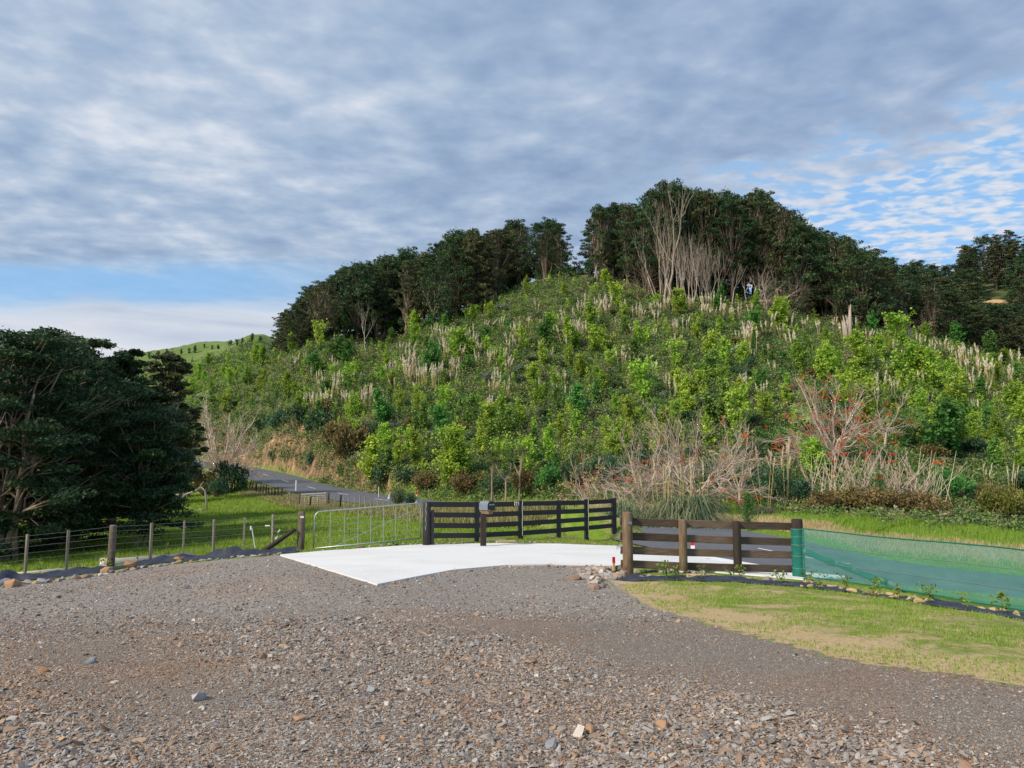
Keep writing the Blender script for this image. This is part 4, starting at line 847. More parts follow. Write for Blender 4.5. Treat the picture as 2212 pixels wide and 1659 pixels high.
# ---------------- pale bare stems and dead trees at the forest edge
BT = [bare_tree(41, 11, .15, 3, 1, .42, .14, .22, fr=.42)[0], bare_tree(42, 11, .10, 3, 7, .35, .12, .22, .42, fr=.42)[0], bare_tree(43, 9, .13, 4, 8, .55, .16, .02, 1.0, fr=.36)[0], bare_tree(44, 11, .085, 2, 9, .28, .1, .3, .30, fr=.46)[0]]
def mesh_h(me): 
    a = np.empty(len(me.vertices) * 3, np.float32); me.vertices.foreach_get('co', a); return a.reshape(-1, 3)[:, 2].max()
BH = [mesh_h(b) for b in BT]
bare = [(789, 768, 640, 0, 'dead', 'bleached dead tree with forked bare top standing clear of the left forest edge'), (606, 762, 700, 0, 'dead', 'grey broken dead stem at the far left forest end'), (934, 709, 600, 0, 'bark_pale', 'straight pale bare stem with short side limbs on the left ridge'),
 (884, 722, 660, 0, 'bark_pale', 'slanting pale bare trunk with few limbs left of the tallest left pole'), (820, 742, 680, 1, 'bark', 'small bundle of bare brown stems beside the bleached dead tree'), (1010, 680, 610, 1, 'bark', 'thin bare saplings on the upper left ridge'), (1285, 606, 470, 0, 'bark_pale', 'pale bare tree with raw branch stumps right of the sky gap'),
 (1385, 640, 560, 2, 'bark', 'low spreading dead tree left of the pale stems'), (1425, 645, 440, 3, 'bark_pale', 'leftmost bundle of pale curved stems at the summit'), (1448, 648, 400, 0, 'bark_pale', 'highest pale bare stem at the summit'), (1462, 650, 490, 3, 'bark_pale', 'bundle of pale bare stems just right of the highest stem'),
 (1492, 650, 485, 3, 'bark_pale', 'middle bundle of the pale bare stems'), (1518, 650, 490, 1, 'bark_pale', 'loose bundle of pale bare stems right of the middle'), (1537, 652, 500, 3, 'bark_pale', 'rightmost bundle of pale stems beside the straight snag'), (1582, 655, 560, 0, 'bark_pale', 'slim pale bare trunk standing alone right of the stem thicket'),
 (1612, 655, 565, 0, 'bark_pale', 'second slim pale trunk right of the stem thicket'), (1645, 662, 470, 0, 'bark', 'tall thin pole trunk beside the big spreading bare tree'), (1664, 670, 555, 2, 'bark_pale', 'big bare tree with wide sweeping pale limbs'), (1690, 678, 590, 2, 'bark', 'bare sweeping limbs right of the big spreading bare tree'),
 (1815, 700, 620, 1, 'bark', 'thicket of bare brown stems on the falling right side'), (1948, 716, 625, 3, 'bark_pale', 'fan of pale upright stems in the saddle'), (1965, 722, 660, 2, 'bark', 'bare leaning stems right of the saddle fan'), (2010, 728, 640, 1, 'bark', 'crooked bare stems on the right forest edge'), (1130, 614, 540, 1, 'bark', 'fan of bare brown stems left of the sky gap'), (1180, 604, 525, 3, 'bark', 'dense fan of upright brown stems nearest the sky gap')]
bp = hitmany([(q[0], q[1]) for q in bare])
for q, p in zip(bare, bp):
    hgt = (CAMZ + te(q[2]) * p[1] - p[2]); s = hgt / BH[q[3]]; me = BT[q[3]].copy(); me.materials.clear()
    o = link('bare_tree', me, M[q[4]]); o.location = (p[0] * (1 - 2.6 / p[1]), p[1] - 2.6, p[2] - .9); o.rotation_euler = (0, 0, rg.uniform(0, 6.28)); o.scale = (s * 1.0, s * 1.0, s); tag(o, q[5], 'tree', 'bare trees along the forest edge')
# broken stump (tall splintered)
p = hit([(1833, 742)])[0]; m = MB(); rng = R_(3)
for i in range(9):
    a = rng.random() * 6.28; o = np.array([math.cos(a), math.sin(a), 0]) * .35; hh = rng.uniform(1.6, 4.4) if i > 1 else 5.2
    m.tube([o - (0, 0, .3), o * 1.3 + (0, 0, hh * .5), o * rng.uniform(1.2, 2.6) + (0, 0, hh)], [.34, .22, .03], 6)
o = m.build('tree_stump', M['bark_pale'], None, True); o.location = p; tag(o, 'tall splintered grey stump rising among pampas plumes on the right slope', 'tree stump')
p = hit([(1630, 662)])[0]; m = MB(); m.tube([(-4, 0, .5), (-1, .2, .7), (2, 0, .9), (4.5, .3, .6)], [.12, .2, .2, .1], 7); o = m.build('fallen_log', M['bark_pale'], None, True); o.location = p; tag(o, 'pale fallen log lying below the summit trees', 'log')
# ---------------- young plantation trees
def young_tree(seed, Hh, W, leaf, n=26, lp=26, stems=1, top=.55):
    """leafy sapling: rising shoots of uneven length, sometimes several stems"""
    rng = R_(seed); m = MB(); L = []
    for s in range(stems):
        o = np.array([rng.normal() * .28, rng.normal() * .28, 0]) * (stems > 1); hh = Hh * (1 if s == 0 else rng.uniform(.5, .85)); w = W * (1 if stems == 1 else .75); ln = rng.normal(size=2) * .07
        def ax(z): return o + np.array([ln[0] * z, ln[1] * z, z])
        m.tube([ax(-.2), ax(hh * .5), ax(hh * .92)], [.035, .025, .008], 5)
        for i in range(n // (1 if s == 0 else 2)):
            nn = n // (1 if s == 0 else 2); f = .08 + .9 * (i + rng.random()) / nn; a = i * 2.4 + rng.random(); l = w * max(.12, math.sin(PI * min(.97, .18 + f * top * 1.35)) ** .9) * rng.choice([.45, .8, 1.0, 1.35]) * rng.uniform(.8, 1.1)
            A = ax(hh * f * .9); B = A + np.array([math.cos(a) * l, math.sin(a) * l, l * rng.uniform(.4, 1.5) + .05]); m.tube([A, (A + B) / 2 - (0, 0, .03), B], [.014, .009, .004], 3, False)
            k = int(lp * rng.uniform(.6, 1.4)); t = rng.random((k, 1)) ** .7; P = A + (B - A) * t + rng.normal(size=(k, 3)) * np.array([.10, .10, .11]) * Hh / 3
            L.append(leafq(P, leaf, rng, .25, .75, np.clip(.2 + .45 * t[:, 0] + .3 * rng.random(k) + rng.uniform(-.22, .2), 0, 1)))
        L.append(leafq(ax(hh * .93) + rng.normal(size=(14, 3)) * np.array([.05, .05, .18]) * Hh / 3, leaf, rng, .25, .75, rng.uniform(.6, 1, 14)))
    return m.mesh('trunk'), leafmesh('crown', L)
YT = []
for s, W, k, tp in ((1, .75, 1, .6), (2, 1.0, 2, .5), (3, .6, 1, .65), (4, 1.1, 3, .45), (5, .85, 1, .45), (6, .9, 2, .62), (7, 1.15, 1, .4), (8, .7, 3, .6)):
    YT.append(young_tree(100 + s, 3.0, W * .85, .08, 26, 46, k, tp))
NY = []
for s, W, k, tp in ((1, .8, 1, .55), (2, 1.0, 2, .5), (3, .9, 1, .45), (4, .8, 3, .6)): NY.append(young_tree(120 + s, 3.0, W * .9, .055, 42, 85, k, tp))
def ytparts(i, mat, near=False):
    t, c = (NY if near else YT)[i % (4 if near else 8)]
    key = (c.name, mat)
    if key not in YC: c2 = c.copy(); c2.materials.clear(); c2.materials.append(M[mat]); YC[key] = c2
    return [('trunk', t, M['stem_green']), ('crown', YC[key], M[mat])]
YC = {}
def slope_zone(xv, vv):
    b = basv(xv); f = (vv - b) / max(60., (1085 if xv > 700 else 940) - b)
    lv = 'on the upper slope' if f < .33 else 'halfway up the slope' if f < .66 else 'low on the slope'
    for lim, t in ((560, 'of the far left shoulder'), (700, 'above the clay cutting'), (860, 'above the road bend'), (1040, 'above the field gate'), (1210, 'above the letterbox'), (1340, 'above the black fence end'), (1520, 'behind the large coral tree'), (1700, 'between the coral trees'), (1880, 'behind the right coral tree'), (2060, 'above the red thicket')):
        if xv < lim: return lv + ' ' + t
    return lv + ' at the right edge'
used = []
def far_enough(x, y, r):
    for a, b in used:
        if (a - x) ** 2 + (b - y) ** 2 < r * r: return False
    used.append((x, y)); return True
# single standing ones read from the photograph: x, base v, top v, material
YS = [(800, 1052, 935, 'young'), (830, 1040, 965, 'midgreen'), (862, 1010, 950, 'young'), (878, 985, 925, 'young'), (900, 1015, 925, 'young'), (965, 1055, 915, 'young'), (968, 1005, 940, 'young'), (1000, 1040, 980, 'midgreen'), (1040, 990, 905, 'young'), (960, 900, 832, 'young'), (1010, 925, 850, 'midgreen'), (1060, 950, 870, 'young'),
      (1100, 930, 855, 'young'), (1130, 920, 860, 'young'), (1150, 980, 920, 'midgreen'), (1180, 960, 915, 'young'), (1210, 950, 890, 'young'), (1205, 860, 805, 'young'), (1390, 875, 775, 'young'), (1375, 850, 800, 'young'), (1285, 880, 815, 'midgreen'), (1255, 820, 765, 'young'), (1300, 850, 800, 'young'), (1480, 860, 790, 'young'), (1462, 800, 730, 'young'),
      (1510, 860, 800, 'young'), (1540, 780, 715, 'young'), (1555, 850, 790, 'young'), (1500, 735, 680, 'young'), (1230, 905, 855, 'young'), (1245, 950, 880, 'young'), (1330, 900, 850, 'young'), (1420, 930, 860, 'midgreen'), (1600, 870, 810, 'young'), (1640, 850, 795, 'midgreen'), (1655, 910, 850, 'young'), (1700, 880, 830, 'young'),
      (1780, 830, 760, 'young'), (1815, 800, 745, 'young'), (1870, 800, 715, 'young'), (1900, 780, 720, 'young'), (1950, 830, 740, 'young'), (1985, 840, 740, 'young'), (2020, 850, 750, 'young'), (2055, 860, 780, 'young'), (1975, 880, 800, 'young'), (1880, 860, 790, 'young'), (1920, 900, 840, 'midgreen'), (2035, 960, 870, 'young'), (2068, 985, 870, 'young'), (2100, 960, 880, 'young'), (1950, 975, 895, 'midgreen'), (2150, 955, 890, 'young'), (1760, 1040, 945, 'young'), (1735, 990, 935, 'young'), (2190, 850, 790, 'midgreen'), (2205, 920, 850, 'young'), (1800, 1010, 950, 'young'), (1310, 955, 905, 'young'), (1160, 880, 830, 'young'), (1085, 880, 840, 'young'), (905, 900, 850, 'young')]
ysp = hitmany([(q[0], q[1]) for q in YS]); cnt = {}
GYL = 'young trees planted over the hillside'
for (xv, vb, vt, mt), p in zip(YS, ysp):
    hgt = CAMZ + te(vt) * p[1] - p[2]; far_enough(p[0], p[1], .1); s = hgt / 3; z = slope_zone(xv, vb)
    near = p[1] < 62
    lab = ('tall leafy ' if hgt > 3.6 else 'leafy ') + ('bright lime green' if mt == 'young' else 'deeper green') + ' young tree ' + z
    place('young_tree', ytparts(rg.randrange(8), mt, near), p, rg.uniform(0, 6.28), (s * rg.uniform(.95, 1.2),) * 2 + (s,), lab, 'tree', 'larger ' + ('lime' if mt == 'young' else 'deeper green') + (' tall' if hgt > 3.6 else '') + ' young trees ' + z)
rs = R_(2024); cand = []
while len(cand) < 2600:
    xv, vv = rs.uniform(395, 2240), rs.uniform(610, 1075); b = basv(xv) if xv > 560 else np.interp(xv, (395, 560), (790, 760))
    lowv = np.interp(xv, (395, 480, 560, 640, 700, 790, 820, 1000, 1330, 1650, 1760, 2240), (880, 900, 880, 910, 930, 960, 1030, 1055, 1030, 960, 960, 1040))
    if vv < b + 8 or vv > lowv: continue
    # density of planting
    w = .42
    if xv < 700: w = 1.6 if vv > 740 else .8
    elif xv < 1000: w = .8
    if 760 < vv < 840 and 1280 < xv < 1500: w = .35
    if 640 < vv < 700 and xv > 1250: w = .18
    if rs.random() < w / 1.6: cand.append((xv, vv))
cp = hitmany(cand[:2600]); npl = 0; sh = []
for (xv, vv), p in zip(cand, cp):
    if npl >= 228: sh.append(((xv, vv), p)); continue
    r = .9 + .022 * p[1]
    if not far_enough(p[0], p[1], r): continue
    hgt = rs.choice([1.3, 2.0, 2.6, 3.6]) * rs.uniform(.85, 1.2) * (1.2 if p[1] > 95 else 1) * (1.25 if xv < 640 else 1); mt = 'young' if rs.random() < (.62 if xv > 640 else .8) else 'midgreen'; z = slope_zone(xv, vv)
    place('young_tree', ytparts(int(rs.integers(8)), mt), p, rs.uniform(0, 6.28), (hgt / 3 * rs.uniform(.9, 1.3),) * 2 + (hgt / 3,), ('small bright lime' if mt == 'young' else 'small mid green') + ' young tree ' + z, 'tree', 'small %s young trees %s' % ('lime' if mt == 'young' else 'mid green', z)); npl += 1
# ---------------- shrubs
def shrub(seed, R, Hh, leaf, n, k=14, stems=True):
    rng = R_(seed); L = []; m = MB()
    for i in range(k):
        a = rng.random() * 6.28; rr = R * rng.random() ** .6 * .8; c = np.array([math.cos(a) * rr, math.sin(a) * rr, Hh * (.25 + .5 * rng.random() * (1 - (rr / R) ** 2 * .6))])
        L.append(pad(rng, c, R * rng.uniform(.3, .5), n // k, leaf, .85, .3, rng.uniform(-.3, .3))); m.tube([(0, 0, -.1), c * .5, c], [.04, .025, .012], 4, False)
    return m.mesh('stems'), leafmesh('foliage', L)
SHT = [shrub(200 + i, 1.0, 1.3, .07, 1100) for i in range(4)]; SN = [shrub(210 + i, 1.0, 1.2, .05, 2600, 26) for i in range(3)]
def shparts(i, mat, near=False):
    t, c = (SN if near else SHT)[i % (3 if near else 4)]; key = (c.name, mat)
    if key not in YC: c2 = c.copy(); c2.materials.clear(); c2.materials.append(M[mat]); YC[key] = c2
    return [('stems', t, M['bark_dark']), ('foliage', YC[key], M[mat])]
nsh = 0
SW = {'young': 'lime green', 'darkshrub': 'dark green', 'greyshrub': 'grey green', 'rust': 'rusty brown', 'midgreen': 'mid green'}
for (xv, vv), p in sh:
    if nsh >= 285: break
    if not far_enough(p[0], p[1], .6 + .009 * p[1]): continue
    mt = rs.choice(['darkshrub', 'darkshrub', 'greyshrub', 'rust', 'midgreen'], p=[.35, .2, .17, .13, .15]) if xv > 700 or rs.random() < .3 else 'young'; s = rs.uniform(.6, 1.15); z = slope_zone(xv, vv)
    place('shrub', shparts(int(rs.integers(4)), mt), p, rs.uniform(0, 6.28), (s, s, s * rs.uniform(.7, 1.2)), 'low %s shrub %s' % (SW[mt], z), 'shrub', '%s shrubs %s' % (SW[mt], z)); nsh += 1
for i in range(70):
    xv = 600 + 1680 * (i + rg.random() * .8) / 70; p = hit([(xv, basv(xv))])[0]; a, _ = ray(xv, 600); d = p[1] + rg.uniform(1.5, 9); s = rg.uniform(1.5, 2.6)
    if 1245 < xv < 1272: s *= .7
    place('understorey_shrub', shparts(i, 'forest'), (a * d, d, H1(a * d, d) - .3), rg.uniform(0, 6.28), (s, s, s * rg.uniform(.9, 1.5)), 'dark understorey shrub between the trunks ' + zone(xv), 'shrub', 'understorey shrubs ' + zone(xv))
# shrubs read from the photo along the foot of the hill: x, base v, half width px, top v, mat, label
SP = [(490, 1066, 38, 990, 'darkshrub', 'very dark rounded bush beside the road under the red coral tree'), (600, 935, 30, 880, 'darkshrub', 'dark bush on top of the clay cutting, leftmost'), (640, 930, 34, 865, 'darkshrub', 'dark bush on the brow of the clay cutting, second from the left'), (680, 950, 34, 880, 'darkshrub', 'dark bush on the brow of the cutting, third from the left'),
 (722, 985, 40, 905, 'rust', 'brown and green bush at the right end of the clay cutting'), (760, 1005, 44, 915, 'rust', 'large rusty brown bush right of the clay cutting'), (700, 905, 30, 860, 'rust', 'orange-brown bush above the clay cutting'), (800, 960, 34, 905, 'darkshrub', 'dark bush behind the first tall lime green tree'), (560, 935, 26, 895, 'darkshrub', 'dark scrub above the road left of the cutting'), (590, 1000, 16, 965, 'darkshrub', 'small dark bush clinging to the clay cutting'), (668, 1012, 14, 975, 'darkshrub', 'small dark bush low on the clay cutting'),
 (735, 1030, 18, 1000, 'midgreen', 'small green bush at the cutting foot'), (825, 1058, 30, 1000, 'darkshrub', 'dark green bush beneath the first lime tree'), (880, 1060, 36, 1005, 'darkshrub', 'dark bush at the hill foot left of the lime trees'), (925, 1070, 36, 1015, 'rust', 'brownish scrub bush at the hill foot above the gate'), (1010, 1075, 40, 1015, 'rust', 'olive brown scrub bush at the hill foot above the letterbox'), (1070, 1076, 36, 1020, 'darkshrub', 'dark scrub bush under the cabbage trees'), (1135, 1072, 38, 1010, 'rust', 'olive scrub bush right of the cabbage trees'), (1190, 1068, 36, 1000, 'midgreen', 'green scrub bush above the black fence end'), (1245, 1066, 36, 990, 'darkshrub', 'dark bush behind the left branches of the large coral tree'),
 (1310, 1062, 40, 975, 'darkshrub', 'dark bush inside the left side of the large coral tree'), (1420, 1050, 46, 960, 'darkshrub', 'dark bush behind the pampas clump'), (1560, 1068, 44, 985, 'darkshrub', 'dark bush right of the large pampas clump'), (1640, 1080, 40, 985, 'darkshrub', 'dark bush behind the little pine'), (1690, 1090, 44, 1000, 'darkshrub', 'broad dark bush with pampas plumes behind it'), (1740, 1095, 34, 1030, 'darkshrub', 'dark bush at the left foot of the flowering thicket'),
 (1680, 985, 46, 915, 'midgreen', 'leafy green bush between the two bare coral trees'), (1770, 1040, 34, 960, 'midgreen', 'leafy bush with red flowers beside it'), (2065, 1085, 56, 1010, 'midgreen', 'large rounded deep green bush right of the thicket'), (2120, 1095, 34, 1045, 'darkshrub', 'dark bush tucked beside the large rounded green bush'), (2185, 1130, 48, 1045, 'yellowish', 'yellow green bush at the lower right edge of the slope'), (2150, 1110, 30, 1040, 'rust', 'brownish dry bush near the right edge'), (2230, 1080, 40, 1010, 'darkshrub', 'dark bush at the right edge'),
 (1800, 1108, 48, 1052, 'rust', 'low brown flowering bush, first from the left above the verge'), (1850, 1110, 52, 1047, 'rust', 'low brown flowering bush, second from the left above the verge'), (1905, 1112, 52, 1050, 'rust', 'low brown flowering bush, third from the left above the verge'), (1960, 1114, 52, 1054, 'rust', 'low brown flowering bush, fourth from the left above the verge'), (2015, 1118, 48, 1060, 'rust', 'low brown flowering bush, rightmost above the verge'), (1975, 955, 40, 895, 'midgreen', 'green bush under the right coral tree branches'), (1630, 1010, 40, 950, 'darkshrub', 'dark bush behind the right end of the large coral tree')]
M['yellowish'] = leafmat('yellowish', G((0, (.09, .10, .02)), (1, (.26, .25, .05))), .3, .1)
WF = {}
for (xv, vb, hw, vt, mt, lab), p in zip(SP, hitmany([(q[0], q[1]) for q in SP])):
    hgt = CAMZ + te(vt) * p[1] - p[2]; w = hw * p[1] / 1600; near = p[1] < 62
    r = place('bush', shparts(rg.randrange(12), mt, near), (p[0], p[1] + w * .5, p[2] - .1), rg.uniform(0, 6.28), (w * 1.05, w * 1.05, hgt / 1.12), lab, 'bush')
    if 'flowering bush' in lab:
        rng = R_(int(xv)); k = 70; q = nrm(rng.normal(size=(k, 3))) * [1, 1, .9]; q[:, 2] = np.abs(q[:, 2]); q = q * np.array([.95, .95, 1.15]); link('flowers', leafmesh('flowers', [leafq(q, .028, rng, .5, .9)]), M['whiteflower'], r)
rng = R_(555); L = []; rest = [p for (q, p) in sh if far_enough(p[0], p[1], .5 + .007 * p[1])][:620]
for p in rest:
    h = rng.uniform(.8, 2.0) * (1.2 if p[1] > 90 else 1); w = h * rng.uniform(.2, .36); k = 80; t = rng.random((k, 1)) ** .8; a = rng.random((k, 1)) * 6.28; r = w * (1.1 - t) ** .6 * rng.random((k, 1)) ** .4; P = p + np.concatenate([np.cos(a) * r, np.sin(a) * r, t * h], 1)
    L.append(leafq(P, .04 + .0007 * p[1], rng, .25, .7, np.clip(rng.uniform(-.1, .5) + .4 * t[:, 0] + .2 * rng.random(k), 0, 1)))
tag(link('sapling_mass', leafmesh('sapling_mass', L), M['young']), 'countless smaller lime green seedlings filling in between the planted trees', 'seedlings', kind='stuff')
# ---------------- undergrowth that nobody could count
def undergrowth():
    rng = R_(31); N = 17000
    xv = rng.uniform(-120, 2330, N * 3); f = rng.random(N * 3)
    top = np.where(xv > 560, np.interp(xv, BAS[:, 0], BAS[:, 1]) - 6, np.interp(xv, (-120, 395, 560), (900, 790, 735)))
    low = np.interp(xv, (-120, 420, 560, 640, 700, 790, 900, 1330, 1650, 1760, 2120, 2330), (960, 985, 965, 955, 1000, 1062, 1085, 1082, 1100, 1116, 1142, 1168))
    vv = top + (low - top) * f; ok = (rng.random(N * 3) < np.clip((low - top) / 420, 0, 1)); pts = np.stack([xv, vv], -1)[ok][:N]
    P = hit(pts); sd, _ = road_d(P[:, 0], P[:, 1]); P = P[sd > 4.2]; P = P + rng.normal(size=P.shape) * [.5, .8, 0]; P[:, 2] = H(P[:, 0], P[:, 1]); n = len(P); D = P[:, 1]
    cutp = hit(np.stack([rng.uniform(540, 790, 420), rng.uniform(955, 1055, 420)], -1)); sc_, _ = road_d(cutp[:, 0], cutp[:, 1]); cutp = cutp[(sc_ > 4.2) & (vnoise(cutp[:, 0], cutp[:, 1], .9, 3) > -.25)]; P = np.vstack([P, cutp]); n = len(P); D = P[:, 1]
    tn = rng.random(n) ** 1.15;  tn = np.clip(tn * .75 + .18 * (vnoise(P[:, 0], P[:, 1], .16, 1) + 1) * .8, 0, 1); R = (.40 + .0055 * D * rng.uniform(.6, 1.5, n)) * np.where(D < 44, .75, 1); k = 42
    q = nrm(rng.normal(size=(n, k, 3))) * rng.random((n, k, 1)) ** .5; q[..., 2] = np.abs(q[..., 2]) * 1.1
    Cn = (P[:, None, :] + q * R[:, None, None]).reshape(-1, 3); sz = np.repeat(.04 + .0008 * D, k); T = np.clip(np.repeat(tn, k) + rng.normal(size=n * k) * .07, 0, 1)
    V, Q, tt = leafq(Cn, sz, rng, .3, .6, T); tag(link('undergrowth', mesh_np('undergrowth', V, Q, {'tone': tt}), M['under']), 'tangled low scrub of ferns, gorse and brambles covering the hillside', 'undergrowth', kind='stuff')
undergrowth()
# ---------------- pampas grass
def pampas_leaves(seed, n, L, w):
    rng = R_(seed); V = []; Q = []; T = []; ns = 5; a = rng.random(n) * 2 * PI; l = L * rng.uniform(.6, 1.1, n); el = rng.uniform(.35, 1.45, n); c0 = rng.normal(size=(n, 2)) * .12
    t = np.linspace(0, 1, ns + 1)[None, :]; hx = np.cos(el)[:, None] * l[:, None] * t + .35 * l[:, None] * t ** 2 * .6; hz = np.sin(el)[:, None] * l[:, None] * t - .75 * l[:, None] * t ** 2.4
    X = c0[:, :1] + np.cos(a)[:, None] * hx; Y = c0[:, 1:] + np.sin(a)[:, None] * hx; P = np.stack([X, Y, hz], -1)
    sdv = np.stack([-np.sin(a), np.cos(a), 0 * a], -1)[:, None, :] * (w * (1 - t ** 2 * .85))[..., None]; Lf = P - sdv; Rt = P + sdv
    V = np.stack([Lf, Rt], 2).reshape(n, -1, 3); b = np.arange(n)[:, None] * (2 * (ns + 1)); i = np.arange(ns)[None, :] * 2
    Q = np.stack([b + i, b + i + 1, b + i + 3, b + i + 2], -1).reshape(-1, 4); tn = np.repeat(np.clip(rng.random(n), 0, 1), 2 * (ns + 1))
    return mesh_np('leaves', V.reshape(-1, 3), Q, {'tone': tn})
def plume_mesh(seed, n, hgt, fr, r, leaf):
    """stalk mesh and feathery plume mesh"""
    rng = R_(seed); m = MB(); top = np.array([rng.uniform(-.06, .06), 0, hgt]); m.tube([(0, 0, 0), top * .5 + (.01, 0, 0), top], [.012, .010, .006] if n > 60 else [.024, .02, .014], 4)
    t = rng.random((n, 1)); ax = np.array([.04, 0, 1.0]); P = top * (1 - fr) + t * fr * hgt * ax + t ** 2 * np.array([.10 * (seed % 3 - 1) + .05, .03, 0]) + rng.normal(size=(n, 3)) * np.array([r, r, .02]) * (np.sin(PI * np.clip(t * .85 + .12, 0, 1)))
    V, Q, T = leafq(P, leaf, rng, .1, .22, rng.random(n), axis=np.array([0, 0, 1.0]))
    return m.mesh('stalk'), mesh_np('plume', V, Q, {'tone': T})
PLV = [pampas_leaves(300 + i, 110, 1.5, .03) for i in range(3)]; PLN = [pampas_leaves(310 + i, 900, 2.0, .014) for i in range(2)]
PM = [plume_mesh(320 + i, 44, 2.6, .34, .05, .15) for i in range(4)]; PMN = [plume_mesh(330 + i, 110, 2.6, .20, .016, .055) for i in range(3)]
def pampas(p, n, sc, label, group, near=False, spread=.35, hts=None, lv=1.0):
    rng = rg; r = empty('pampas_clump', p, rng.uniform(0, 6.28), 1.0); tag(r, label, 'pampas grass', group, 'thing')
    o = link('leaves', (PLN if near else PLV)[rng.randrange(2)], M['pampas'], r); o.scale = (sc * lv,) * 3
    for i in range(n):
        st, pl = (PMN if near else PM)[rng.randrange(3)]; a = rng.uniform(0, 6.28); q = rng.uniform(0, spread) * sc; h = sc * rng.uniform(.75, 1.1) * 1.0
        o = link('stalk', st, M['straw_stem'], r); o.location = (q * math.cos(a), q * math.sin(a), 0); o.scale = (sc, sc, h); tl = abs(rng.gauss(0, .16)); o.rotation_euler = (tl * math.sin(-a), tl * math.cos(a), rng.uniform(-.3, .3))
        o2 = link('plume', pl, M['plume'], r); o2.location = o.location; o2.scale = o.scale; o2.rotation_euler = o.rotation_euler
PC = [(735, 838, 5, 36), (722, 845, 5, 34), (700, 893, 8, 46), (682, 896, 6, 44), (665, 892, 6, 40), (745, 885, 6, 38), (772, 893, 7, 46), (790, 892, 8, 54), (760, 900, 5, 44), (655, 788, 4, 28), (632, 792, 3, 24), (722, 750, 4, 26), (836, 820, 4, 34), (850, 815, 5, 34), (870, 802, 5, 34), (880, 826, 8, 60), (895, 820, 6, 50), (905, 840, 7, 50), (862, 770, 5, 30), (884, 840, 5, 50), (920, 838, 5, 46), (935, 845, 6, 50), (948, 830, 5, 44),
      (955, 745, 6, 36), (940, 740, 6, 36), (975, 738, 5, 32), (985, 740, 4, 30), (1000, 760, 5, 34), (1010, 750, 4, 32), (965, 775, 6, 40), (995, 790, 5, 40), (1020, 770, 5, 40), (1030, 800, 4, 38), (940, 790, 5, 36), (975, 812, 5, 36), (1060, 905, 5, 46), (1070, 850, 5, 48), (1065, 860, 4, 40), (1020, 735, 4, 30), (1120, 735, 5, 34), (1140, 715, 4, 30), (1108, 730, 4, 30), (1085, 715, 3, 28), (1168, 720, 4, 30), (1160, 680, 4, 30), (1246, 742, 8, 46), (1255, 745, 7, 44),
      (1195, 735, 4, 30), (1270, 700, 4, 26), (1290, 690, 6, 30), (1300, 680, 6, 32), (1320, 678, 4, 26), (1345, 680, 5, 28), (1335, 720, 4, 30), (1375, 685, 4, 28), (1400, 680, 4, 28), (1420, 680, 5, 30), (1440, 672, 5, 30), (1455, 680, 4, 30), (1475, 676, 6, 30), (1495, 675, 6, 30), (1515, 674, 5, 28), (1535, 690, 5, 30), (1560, 690, 5, 36), (1580, 696, 5, 34), (1600, 690, 5, 30), (1622, 690, 4, 30), (1635, 685, 4, 26), (1460, 735, 4, 40), (1410, 740, 3, 32), (1300, 735, 3, 30), (1620, 764, 9, 62), (1613, 755, 6, 44), (1655, 730, 4, 38), (1690, 735, 3, 32), (1714, 762, 5, 46), (1665, 712, 4, 34), (1705, 715, 5, 34), (1740, 720, 5, 34), (1770, 730, 5, 36), (1800, 720, 4, 30), (1822, 735, 6, 44), (1845, 725, 4, 34), (1880, 745, 5, 34), (1900, 755, 5, 36), (1935, 770, 4, 34), (1960, 750, 5, 36), (1990, 760, 5, 36), (2015, 775, 5, 36), (2040, 765, 5, 34), (2075, 800, 6, 42), (2090, 790, 5, 40), (2060, 780, 4, 34), (2120, 820, 6, 46), (2140, 830, 7, 50), (2160, 810, 6, 46), (2180, 835, 5, 44), (2105, 850, 5, 40), (2195, 800, 5, 40), (2205, 870, 5, 42), (2130, 870, 4, 40),
      (1608, 860, 6, 50), (1648, 868, 4, 42), (1520, 860, 3, 40), (1455, 868, 4, 44), (1417, 820, 3, 36), (1340, 800, 5, 50), (1395, 805, 4, 40), (1240, 690, 3, 24), (1195, 790, 3, 34), (1230, 880, 3, 40), (1175, 765, 3, 30), (1100, 770, 4, 36), (1050, 720, 4, 30), (1590, 745, 3, 34), (1900, 870, 4, 60), (1885, 865, 3, 50), (2115, 905, 3, 40)]
rq = random.Random(12)
for (x0, x1, v0, v1, n_) in ((880, 1100, 735, 860, 26), (640, 860, 800, 900, 12), (1240, 1640, 668, 700, 18), (1880, 2210, 745, 900, 30), (1000, 1700, 700, 830, 22), (1150, 1700, 830, 900, 8)):
    for _ in range(n_): PC.append((rq.uniform(x0, x1), rq.uniform(v0, v1), rq.choice([2, 3, 4, 5]), rq.uniform(26, 44)))
PC = [q for q in PC if q[1] > basv(q[0]) + 12]
pc = hitmany([(q[0], q[1]) for q in PC]); i = 0
for (xv, vv, n, px), p in zip(PC, pc):
    hgt = px * p[1] / 1600 * 1.12; z = slope_zone(xv, vv); kind = 'dense' if n >= 7 else 'small'
    pampas(p, n, hgt / 2.6, '%s pampas with %s plumes %s' % (kind, 'many' if n >= 7 else 'few', z), '%s pampas clumps %s' % (kind, z), spread=.55 if n > 6 else .45, lv=.85)
